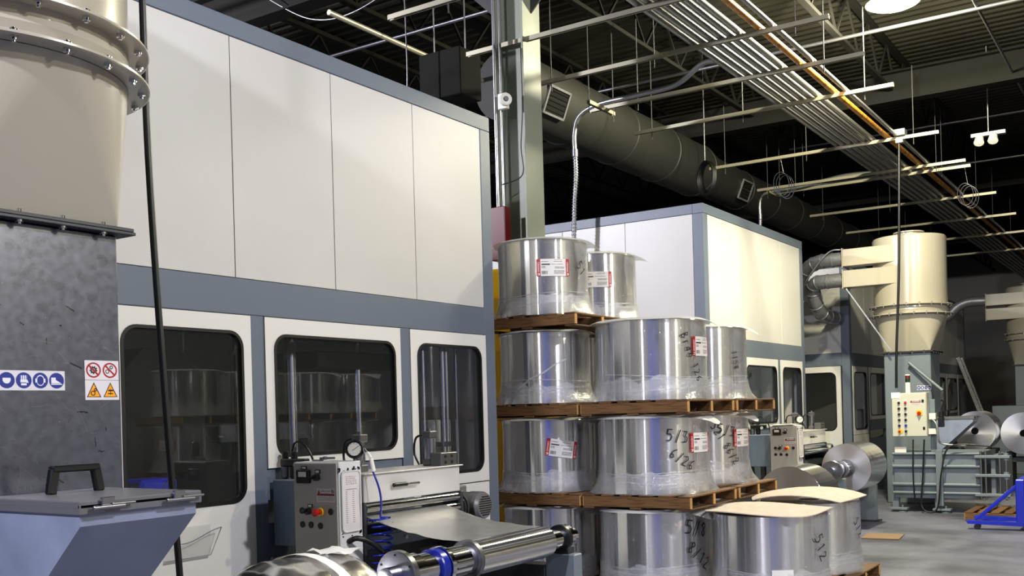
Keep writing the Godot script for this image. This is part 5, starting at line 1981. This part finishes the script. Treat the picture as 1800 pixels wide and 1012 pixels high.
func roll_on_side(called: String, label: String, c: Vector3, r: float, za: float, zb: float, wrapped: bool) -> Node3D:
	var o := thing(called, label, "roll", Vector3(c.x, 0, (za + zb) * 0.5))
	var xf := Transform3D(Basis(Vector3(1, 0, 0), Vector3(0, 0, -1), Vector3(0, 1, 0)), Vector3(c.x, c.y, 0))
	var b := MB.new()
	if wrapped:
		var fn := FastNoiseLite.new()
		fn.seed = 15
		fn.frequency = 1.5
		fn.fractal_octaves = 3
		var rows := []
		for i in 27:
			var f := i / 26.0
			var zz := lerpf(za, zb, f)
			var cap := 1.0 if f > 0.0 and f < 1.0 else 0.0
			var shr: float = clampf(minf(f, 1.0 - f) / 0.16, 0.0, 1.0)
			var row := []
			for j in 65:
				var a := TAU * (j % 64) / 64.0
				var d := Vector3(sin(a), cos(a), 0)
				var rr := r * lerpf(0.80, 1.0, sqrt(shr)) * maxf(cap, 0.85) + 0.018 * fn.get_noise_3d(d.x * 2.0, d.y * 2.0, zz * 2.0) - 0.012 * sin(a * 7.0 + zz * 5.0) * (1.0 - shr)
				row.append(Vector3(c.x + d.x * rr, c.y + d.y * rr, zz))
			rows.append(row)
		b.sheet(rows, true, false)
		part("wrapping", b, M.foil_wrap, o, "crumpled shiny wrapping")
		b = MB.new()
		b.lathe([[0.0, -za + 0.004], [r * 0.8, -za + 0.004]], 40, xf)
		part("roll_end", b, M.foil_end, o)
		b = MB.new()
		b.lathe([[r * 0.8, -zb - 0.004], [0.0, -zb - 0.004]], 40, xf)
		part("roll_end", b, M.foil_end, o)
	else:
		b.lathe([[r - 0.004, -za], [r, -za + 0.004], [r, -zb - 0.004], [r - 0.004, -zb]], 64, xf)
		part("foil_roll", b, M.foil, o)
		b = MB.new()
		b.lathe([[0.06, -za + 0.002], [r - 0.003, -za]], 64, xf)
		part("roll_end", b, M.foil_end, o, "brushed wound end of the roll")
		b = MB.new()
		b.lathe([[r - 0.003, -zb], [0.06, -zb - 0.002]], 64, xf)
		part("roll_end", b, M.foil_end, o, "brushed wound end of the roll")
	return o

func rolls() -> void:
	var w := roll_on_side("wrapped_roll", "crumpled wrapped foil roll with white tape below the grey cabinet", Vector3(-3.95, 0.485, 0), 0.375, -3.55, -4.30, true)
	var b := MB.new()
	var rows := []
	for i in 2:
		var row := []
		for j in 9:
			var a := -0.5 + 1.3 * j / 8.0
			row.append(Vector3(-3.95 + sin(a) * 0.392, 0.485 + cos(a) * 0.392, -3.86 - 0.07 * i - 0.08 * j / 8.0))
		rows.append(row)
	b.sheet(rows, false, true)
	part("white_tape", b, M.paper, w)
	var pn := MB.new()
	var n := []
	for i in 5:
		var row := []
		for j in 5:
			row.append(Vector3(-4.04 + 0.06 * i, 0.868 + 0.014 * sin(i * 2.1 + j * 1.7), -4.05 - 0.05 * j))
		n.append(row)
	pn.sheet(n, false, true)
	single("crumpled_paper", pn, M.paper, "crumpled white paper on top of the wrapped foil roll", "paper")
	for z in [-3.65, -4.2]:
		b = MB.new()
		b.prism(PackedVector2Array([Vector2(-0.35, 0), Vector2(0.35, 0), Vector2(0.35, 0.16), Vector2(0.2, 0.11), Vector2(0, 0.085), Vector2(-0.2, 0.11), Vector2(-0.35, 0.16)]), -0.05, 0.05, Transform3D(Basis(), Vector3(-3.95, 0, z)))
		single("wooden_cradle", b, M.wood_1, "wooden cradle under the wrapped foil roll", "cradle", "roll cradles")
	roll_on_side("foil_roll_on_side", "bare foil roll lying on its side behind the low capped coils", Vector3(-3.72, 0.53, 0), 0.38, -11.2, -11.86, false)
	for z in [-11.32, -11.74]:
		b = MB.new()
		b.prism(PackedVector2Array([Vector2(-0.35, 0), Vector2(0.35, 0), Vector2(0.35, 0.2), Vector2(0.2, 0.16), Vector2(0, 0.13), Vector2(-0.2, 0.16), Vector2(-0.35, 0.2)]), -0.05, 0.05, Transform3D(Basis(), Vector3(-3.72, 0, z)))
		single("wooden_cradle", b, M.wood_1, "wooden cradle under the bare foil roll", "cradle", "roll cradles")
	# rolls behind the baler
	roll_on_side("foil_roll_on_side", "foil roll with a bright cone shaped glint behind the baler hinge", Vector3(-3.05, 1.06, 0), 0.34, -19.0, -19.7, false)
	roll_on_side("foil_roll_on_side", "foil roll behind the pallet truck and baler", Vector3(-2.35, 1.0, 0), 0.36, -19.4, -20.2, false)
	for q in [[-3.05, 0.70, -19.35], [-2.35, 0.62, -19.8]]:
		var o := thing("roll_stand", "dark stand under the foil roll " + ("behind the baler hinge" if q[0] < -2.5 else "behind the pallet truck"), "stand", Vector3(q[0], 0, q[2]))
		for s in [-1, 1]:
			b = MB.new()
			b.span(Vector3(q[0] + s * 0.25 - 0.05, 0, q[2] - 0.25), Vector3(q[0] + s * 0.25 + 0.05, q[1] + 0.05, q[2] + 0.25), 0.004)
			part("stand_leg", b, M.dark_frame, o)
		b = MB.new()
		b.span(Vector3(q[0] - 0.2, q[1] - 0.12, q[2] - 0.2), Vector3(q[0] + 0.2, q[1] - 0.04, q[2] + 0.2), 0.004)
		part("stand_beam", b, M.dark_frame, o)

func far_papers(d: Vector3) -> void:
	var b := MB.new()
	b.box(Vector3(-4.35, 1.338, -4.52) + d, Vector3(0.28, 0.006, 0.20), 0.0, Basis(Vector3(0, 1, 0), 0.2))
	b.box(Vector3(-4.34, 1.345, -4.53) + d, Vector3(0.28, 0.005, 0.20), 0.0, Basis(Vector3(0, 1, 0), -0.1))
	single("paper_stack", b, M.paper, "white papers lying on the far operator cabinet", "paper")

# ---------------------------------------------------------------- things about the front booth
func near_details() -> void:
	# heavy black hose hanging before the booth
	var b := MB.new()
	b.tube(curve([Vector3(-4.35, 6.1, -3.30), Vector3(-4.35, 3.724, -3.321), Vector3(-4.35, 2.866, -3.334), Vector3(-4.35, 1.717, -3.393), Vector3(-4.35, 0.803, -3.455), Vector3(-4.35, 0.02, -3.50)], 10), 0.0175, 12)
	single("hanging_hose", b, M.rubber, "long black hose hanging in front of the first window", "hose")
	# blue coiled air line with its blow gun
	var o := thing("coiled_air_hose", "blue coiled air hose with a pale blow gun beside the cabinet", "air hose", Vector3(-4.08, 0.72, -4.72))
	var path := []
	for j in 31:
		path.append(Vector3(-4.10, 1.265, -4.685).lerp(Vector3(-4.09, 0.985, -4.73), j / 30.0) + Vector3(0.03 * sin(j / 30.0 * PI), 0, 0))
	for j in 201:
		var f := j / 200.0
		var a := f * TAU * 9.0
		var w := 0.062 if f < 0.6 else 0.062 - 0.03 * (f - 0.6)
		path.append(Vector3(-4.085, lerpf(0.985, 0.60, f), -4.74) + Vector3(cos(a) * w, 0, sin(a) * w) + Vector3(0.02, 0, 0.05) * pow(f, 3.0))
	b = MB.new()
	b.tube(path, 0.0065, 7)
	part("hose", b, M.hose_blue, o)
	b = MB.new()
	b.bar(Vector3(-4.10, 1.345, -4.672), Vector3(-4.095, 1.265, -4.690), 0.024, 0.018, 0.004)
	b.bar(Vector3(-4.10, 1.345, -4.672), Vector3(-4.12, 1.385, -4.66), 0.018, 0.018, 0.004)
	part("blow_gun", b, M.white_plastic, o)
	b = MB.new()
	b.tube(curve([Vector3(-4.12, 1.385, -4.66), Vector3(-4.14, 1.41, -4.65), Vector3(-4.13, 1.36, -4.645), Vector3(-4.155, 1.30, -4.645)]), 0.004, 6)
	part("hook", b, M.steel_dull, o)
	# cable looping out of the cabinet foot
	b = MB.new()
	b.tube(curve([Vector3(-4.158, 0.86, -4.52), Vector3(-4.10, 0.88, -4.54), Vector3(-4.06, 0.83, -4.64), Vector3(-4.05, 0.70, -4.76), Vector3(-4.1, 0.4, -4.80), Vector3(-4.1, 0.012, -4.85)]), 0.017, 10)
	single("cabinet_cable", b, M.rubber, "black cable looping out of the grey cabinet's lower side", "cable")
	b = MB.new()
	b.tube(curve([Vector3(-4.66, 0.62, -4.60), Vector3(-4.70, 0.72, -4.50), Vector3(-4.64, 0.74, -4.38), Vector3(-4.58, 0.60, -4.36), Vector3(-4.62, 0.3, -4.40), Vector3(-4.68, 0.012, -4.42)]), 0.022, 10)
	single("floor_hose", b, M.rubber, "dark hose bent below the blue grey box", "hose")
	# acrylic leaflet holder on the first door
	var h := thing("leaflet_holder", "clear acrylic leaflet holder on the front booth door", "holder", Vector3(-4.86, 0.80, -4.0))
	var rows := []
	for i in 2:
		var row := []
		for j in 13:
			var u := j / 12.0
			var y: float = 0.80 if i == 0 else 0.905 + 0.055 * smoothstep(0.2, 0.9, u) - 0.02 * sin(u * PI)
			row.append(Vector3(FX + 0.03 + 0.03 * i, y, lerpf(-3.78, -4.10 - 0.06 * i, u)))
		rows.append(row)
	b = MB.new()
	b.sheet(rows, false, false)
	part("front_sheet", b, M.acrylic, h)
	b = MB.new()
	b.tube(rows[1], 0.003, 6)
	b.tube([rows[0][0], rows[0][12], rows[1][12]], 0.003, 6)
	part("edge", b, M.machine_grey, h)
	b = MB.new()
	b.span(Vector3(FX + 0.008, 0.80, -3.78), Vector3(FX + 0.010, 0.98, -4.12))
	part("back_sheet", b, M.acrylic, h)
	b = MB.new()
	b.span(Vector3(FX + 0.010, 0.797, -3.78), Vector3(FX + 0.032, 0.802, -4.10))
	part("floor_sheet", b, M.acrylic, h)

# ---------------------------------------------------------------- cyclones, their ducts, chutes and the baler
func sticker(o: Node3D, called: String, m: Material, x: float, za: float, zb: float, y1: float, y0: float, label: String) -> void:
	var b := MB.new()
	b.decal(Vector3(x, y1, za), Vector3(x, y1, zb), Vector3(x, y0, zb), Vector3(x, y0, za), Vector3(1, 0, 0))
	part(called, b, m, o, label)

func cyclones() -> void:
	var near := make_cyclone("large cream cyclone on a scratched steel base with safety signs", Vector3(-3.95, 0, -2.25))
	sticker(near, "duty_sign", M.duty_signs, -3.5985, -2.08, -2.347, 1.803, 1.729, "white strip of round blue safety signs")
	sticker(near, "hazard_sign", M.hazard_signs, -3.5985, -2.433, -2.585, 1.848, 1.692, "white sign with red bans and yellow triangles")
	make_chute("grey lidded waste chute with a black handle under the near cyclone", Vector3(-3.60, 0, -2.255))
	var mid := make_cyclone("cream cyclone with two inlet ducts above the baler", Vector3(-3.66, 0, -17.2))
	make_chute("grey triangular waste chute above the baler", Vector3(-3.31, 0, -17.2))
	make_cyclone("dim cyclone far down the aisle beyond the ladder", Vector3(-3.0, 0, -26.8))
	# ducts from the middle cyclone to its booth
	var y1 := 3.92
	var y2 := 3.58
	var o := thing("elbow_duct", "shiny steel elbow duct from the upper inlet of the far cyclone", "duct", Vector3(-5.2, 3.5, -16.8), "ducts of the far cyclone")
	duct(o, [Vector3(-4.575, y1, -16.79), Vector3(-4.8, y1, -16.79), Vector3(-5.0, y1 - 0.01, -16.82), Vector3(-5.2, y1 - 0.08, -16.9), Vector3(-5.38, y1 - 0.25, -17.1), Vector3(-5.45, y1 - 0.42, -17.5), Vector3(-5.45, y1 - 0.45, -18.19)], 0.115)
	o = thing("elbow_duct", "shiny steel elbow duct bending down from the lower inlet of the far cyclone", "duct", Vector3(-5.1, 3.0, -17.2), "ducts of the far cyclone")
	duct(o, [Vector3(-4.575, y2, -16.79), Vector3(-4.9, y2, -16.79), Vector3(-5.05, y2 - 0.01, -16.83), Vector3(-5.13, y2 - 0.12, -16.95), Vector3(-5.13, y2 - 0.34, -17.1), Vector3(-5.10, y2 - 0.48, -17.35), Vector3(-5.08, y2 - 0.5, -17.7), Vector3(-5.08, y2 - 0.5, -18.19)], 0.115)
	o = thing("elbow_duct", "dim steel duct on the cyclone far down the aisle", "duct", Vector3(-4.4, 3.4, -26.3), "ducts of the far cyclone")
	duct(o, [Vector3(-3.92, y1, -26.39), Vector3(-4.3, y1, -26.39), Vector3(-4.55, y1 - 0.1, -26.39), Vector3(-4.75, y1 - 0.3, -26.39), Vector3(-4.86, y1 - 0.35, -26.39)], 0.115)
	var b := MB.new()
	b.tube(curve([Vector3(-4.6, y1 + 0.14, -16.7), Vector3(-4.8, y1 + 0.10, -16.66), Vector3(-5.15, y1 - 0.28, -16.7), Vector3(-5.3, y1 - 0.45, -16.95)]), 0.012, 8)
	single("duct_cable", b, M.galvanised, "grey cable strung along the shiny elbow ducts", "cable")
	b = MB.new()
	b.bar(Vector3(-4.5, 3.42, -16.6), Vector3(-3.86, 2.40, -16.7), 0.02, 0.02)
	single("brace_rod", b, M.galvanised, "thin slanting brace rod beside the far cyclone", "rod")
	# slanting pipe and signs on the far base
	b = MB.new()
	b.tube([Vector3(-3.62, 2.20, -16.78), Vector3(-3.12, 1.75, -16.7)], 0.024, 10)
	single("slanting_pipe", b, M.machine_grey, "grey pipe slanting behind the stack light", "pipe")
	b = MB.new()
	b.decal(Vector3(-3.52, 1.84, -16.845), Vector3(-3.31, 1.84, -16.845), Vector3(-3.31, 1.77, -16.845), Vector3(-3.52, 1.77, -16.845), Vector3(0, 0, 1))
	part("duty_sign", b, M.duty_signs, mid)
	make_baler("grey horizontal baler with hinged end door under the far cyclone", Vector3(-3.60, 0, -15.55))
	make_control_box("cream control box with two rows of buttons on the baler", Vector3(-3.345, 1.09, -15.45))
	# post carrying the box
	var p := thing("control_post", "grey post carrying the cream control box and its cables", "post", Vector3(-3.1, 0, -15.66))
	b = MB.new()
	b.span(Vector3(-3.10, 0.862, -15.70), Vector3(-3.03, 1.62, -15.63), 0.004)
	part("post", b, M.machine_grey, p)
	b = MB.new()
	b.span(Vector3(-3.10, 1.12, -15.6), Vector3(-2.99, 1.2, -15.5), 0.004)
	part("fitting", b, M.white_plastic, p)
	b = MB.new()
	b.span(Vector3(-3.09, 1.33, -15.6), Vector3(-3.0, 1.42, -15.5), 0.004)
	part("fitting", b, M.white_plastic, p)
	b = MB.new()
	b.span(Vector3(-2.97, 1.22, -15.62), Vector3(-2.9, 1.36, -15.5), 0.008)
	b.rod(Vector3(-2.935, 1.36, -15.56), Vector3(-2.935, 1.44, -15.56), 0.035, 14, 0.005)
	part("solenoid", b, M.black_plastic, p)
	b = MB.new()
	b.tube(curve([Vector3(-3.04, 1.33, -15.5), Vector3(-2.98, 1.25, -15.46), Vector3(-2.96, 1.05, -15.46), Vector3(-2.9, 0.98, -15.5), Vector3(-2.6, 0.95, -15.5)]), 0.016, 8)
	part("steel_hose", b, M.galvanised, p)

func duct(o: Node3D, pts: Array, r: float) -> void:
	var b := MB.new()
	var c := curve(pts, 5)
	b.tube(c, r, 20)
	part("duct_shell", b, M.galvanised, o)
	for i in range(0, c.size() - 1, 4):
		b = MB.new()
		var y: Vector3 = (c[i + 1] - c[i]).normalized()
		b.rod(c[i] - y * 0.012, c[i] + y * 0.012, r + 0.008, 20, 0.003)
		part("duct_clamp", b, M.galvanised, o)

func aisle_end() -> void:
	# aluminium ladder leaning on the fourth booth
	var o := thing("ladder", "aluminium extension ladder leaning on the dim far booth", "ladder", Vector3(-3.95, 0, -28.3))
	var lo := Vector3(-3.95, 0, 0)
	var hi := Vector3(-4.86, 2.68, 0)
	for z in [-28.1, -28.5]:
		var b := MB.new()
		b.bar(lo + Vector3(0, 0, z), hi + Vector3(0, 0, z), 0.05, 0.09, 0.004)
		part("rail", b, M.galvanised, o)
	for k in 9:
		var p := lo.lerp(hi, (k + 0.6) / 9.4)
		var b := MB.new()
		b.rod(p + Vector3(0, 0, -28.1), p + Vector3(0, 0, -28.5), 0.018, 8)
		part("rung", b, M.galvanised, o)
	# pallet truck at the edge of the aisle
	o = thing("pallet_truck", "blue pallet truck standing in the aisle by the baler", "pallet truck", Vector3(-1.9, 0, -14.0))
	for z in [-13.72, -14.28]:
		var b := MB.new()
		b.prism(PackedVector2Array([Vector2(-0.42, 0.085), Vector2(0.9, 0.085), Vector2(0.9, 0.02), Vector2(-0.40, 0.05)]), -0.08, 0.08, Transform3D(Basis(), Vector3(-1.9, 0.02, z)))
		part("fork", b, M.jack_blue, o)
		b = MB.new()
		b.bar(Vector3(-2.22, 0.12, z), Vector3(-1.72, 0.58, z), 0.06, 0.03, 0.004)
		part("lift_arm", b, M.jack_blue, o)
		b = MB.new()
		b.rod(Vector3(-2.20, 0.035, z - 0.05), Vector3(-2.20, 0.035, z + 0.05), 0.035, 16)
		part("wheel", b, M.rubber, o)
	var b := MB.new()
	b.span(Vector3(-1.76, 0.07, -14.34), Vector3(-1.66, 0.62, -13.66), 0.01)
	part("lift_frame", b, M.jack_blue, o)
	b = MB.new()
	b.rod(Vector3(-1.58, 0.1, -14.0), Vector3(-1.58, 0.75, -14.0), 0.06, 18, 0.004)
	b.rod(Vector3(-1.56, 0.6, -14.0), Vector3(-1.35, 1.22, -14.0), 0.02, 10)
	part("pump_and_tiller", b, M.black_plastic, o)
	make_pallet(0.9, 1.0, "light wooden pallet on the floor behind the blue pallet truck", Vector3(-2.05, 0, -15.1))
	# row of dim cabinets down the aisle
	o = thing("far_cabinet", "dim grey machine cabinet far down the aisle beyond the rolls", "cabinet", Vector3(-3.0, 0, -24.2))
	b = MB.new()
	b.span(Vector3(-3.5, 0, -24.6), Vector3(-2.6, 1.45, -24.0), 0.01)
	part("case", b, M.machine_grey, o)
	b = MB.new()
	b.span(Vector3(-2.85, 1.02, -23.99), Vector3(-2.62, 1.42, -23.97), 0.004)
	part("door", b, M.cabinet_cream, o)
	make_floor_board()

func make_floor_board() -> void:
	var b := MB.new()
	b.box(Vector3(-3.05, 0.008, -12.55), Vector3(0.42, 0.014, 0.5), 0.002, Basis(Vector3.UP, 0.1))
	single("floor_board", b, M.brown_board, "thin brown board lying on the floor behind the low coils", "board")

# ---------------------------------------------------------------- what the windows and coils mirror across the aisle
func across_the_aisle() -> void:
	var src: Node3D = null
	var pal: Node3D = null
	var n := 0
	for q in [[2.0, -9.6], [2.05, -10.8], [2.0, -12.0], [2.1, -13.2], [2.0, -15.0], [2.05, -16.2]]:
		for k in 3:
			var at := Vector3(q[0], LAYER * k, q[1])
			var lb: String = ["first", "second", "third", "fourth", "fifth", "sixth"][n]
			if src == null:
				pal = make_pallet(0.98, 1.0, "wooden pallet, bottom in the first stack across the aisle", at)
				src = make_coil("foil_coil", "wrapped foil coil, bottom in the first stack across the aisle", "foil coils across the aisle", at + Vector3(0, DECK, 0), 0.45, LAYER - DECK - 0.022, 99, {"labels": [[-1.2, 0.6, 0.29, 0.15, 0.0]]})
				pal.set_meta("group", "pallets across the aisle")
			else:
				copy(pal, "wooden_pallet", at, 0.0, "wooden pallet, %s in the %s stack across the aisle" % [["bottom", "middle", "top"][k], lb])
				copy(src, "foil_coil", at + Vector3(0, DECK, 0), 0.4 * n + k, "wrapped foil coil, %s in the %s stack across the aisle" % [["bottom", "middle", "top"][k], lb])
		n += 1
	# the blue that the coils mirror: a ribbed steel container beside the viewer
	var o := thing("storage_container", "blue ribbed steel container standing behind the viewer", "container", Vector3(2.3, 0, 2.4))
	var e := MB.new()
	e.span(Vector3(0.8, 0.03, 1.25), Vector3(3.8, 2.85, 3.6), 0.01)
	part("container_body", e, M.container_blue, o)
	for k in 15:
		e = MB.new()
		e.box(Vector3(0.92 + 0.195 * k, 1.45, 1.235), Vector3(0.10, 2.6, 0.03), 0.012)
		part("side_rib", e, M.container_blue, o)
	for q in [[0.06, 1.3], [0.06, 3.55]]:
		e = MB.new()
		e.span(Vector3(0.78, 0.0, q[1] - 0.06), Vector3(3.82, 0.1, q[1] + 0.06), 0.006)
		part("bottom_rail", e, M.container_blue, o)
	var b := MB.new()
	b.span(Vector3(1.3, 0, -7.0), Vector3(1.9, 2.3, -7.6), 0.01)
	single("sign_cabinet", b, M.cabinet_white, "white steel locker across the aisle", "locker")
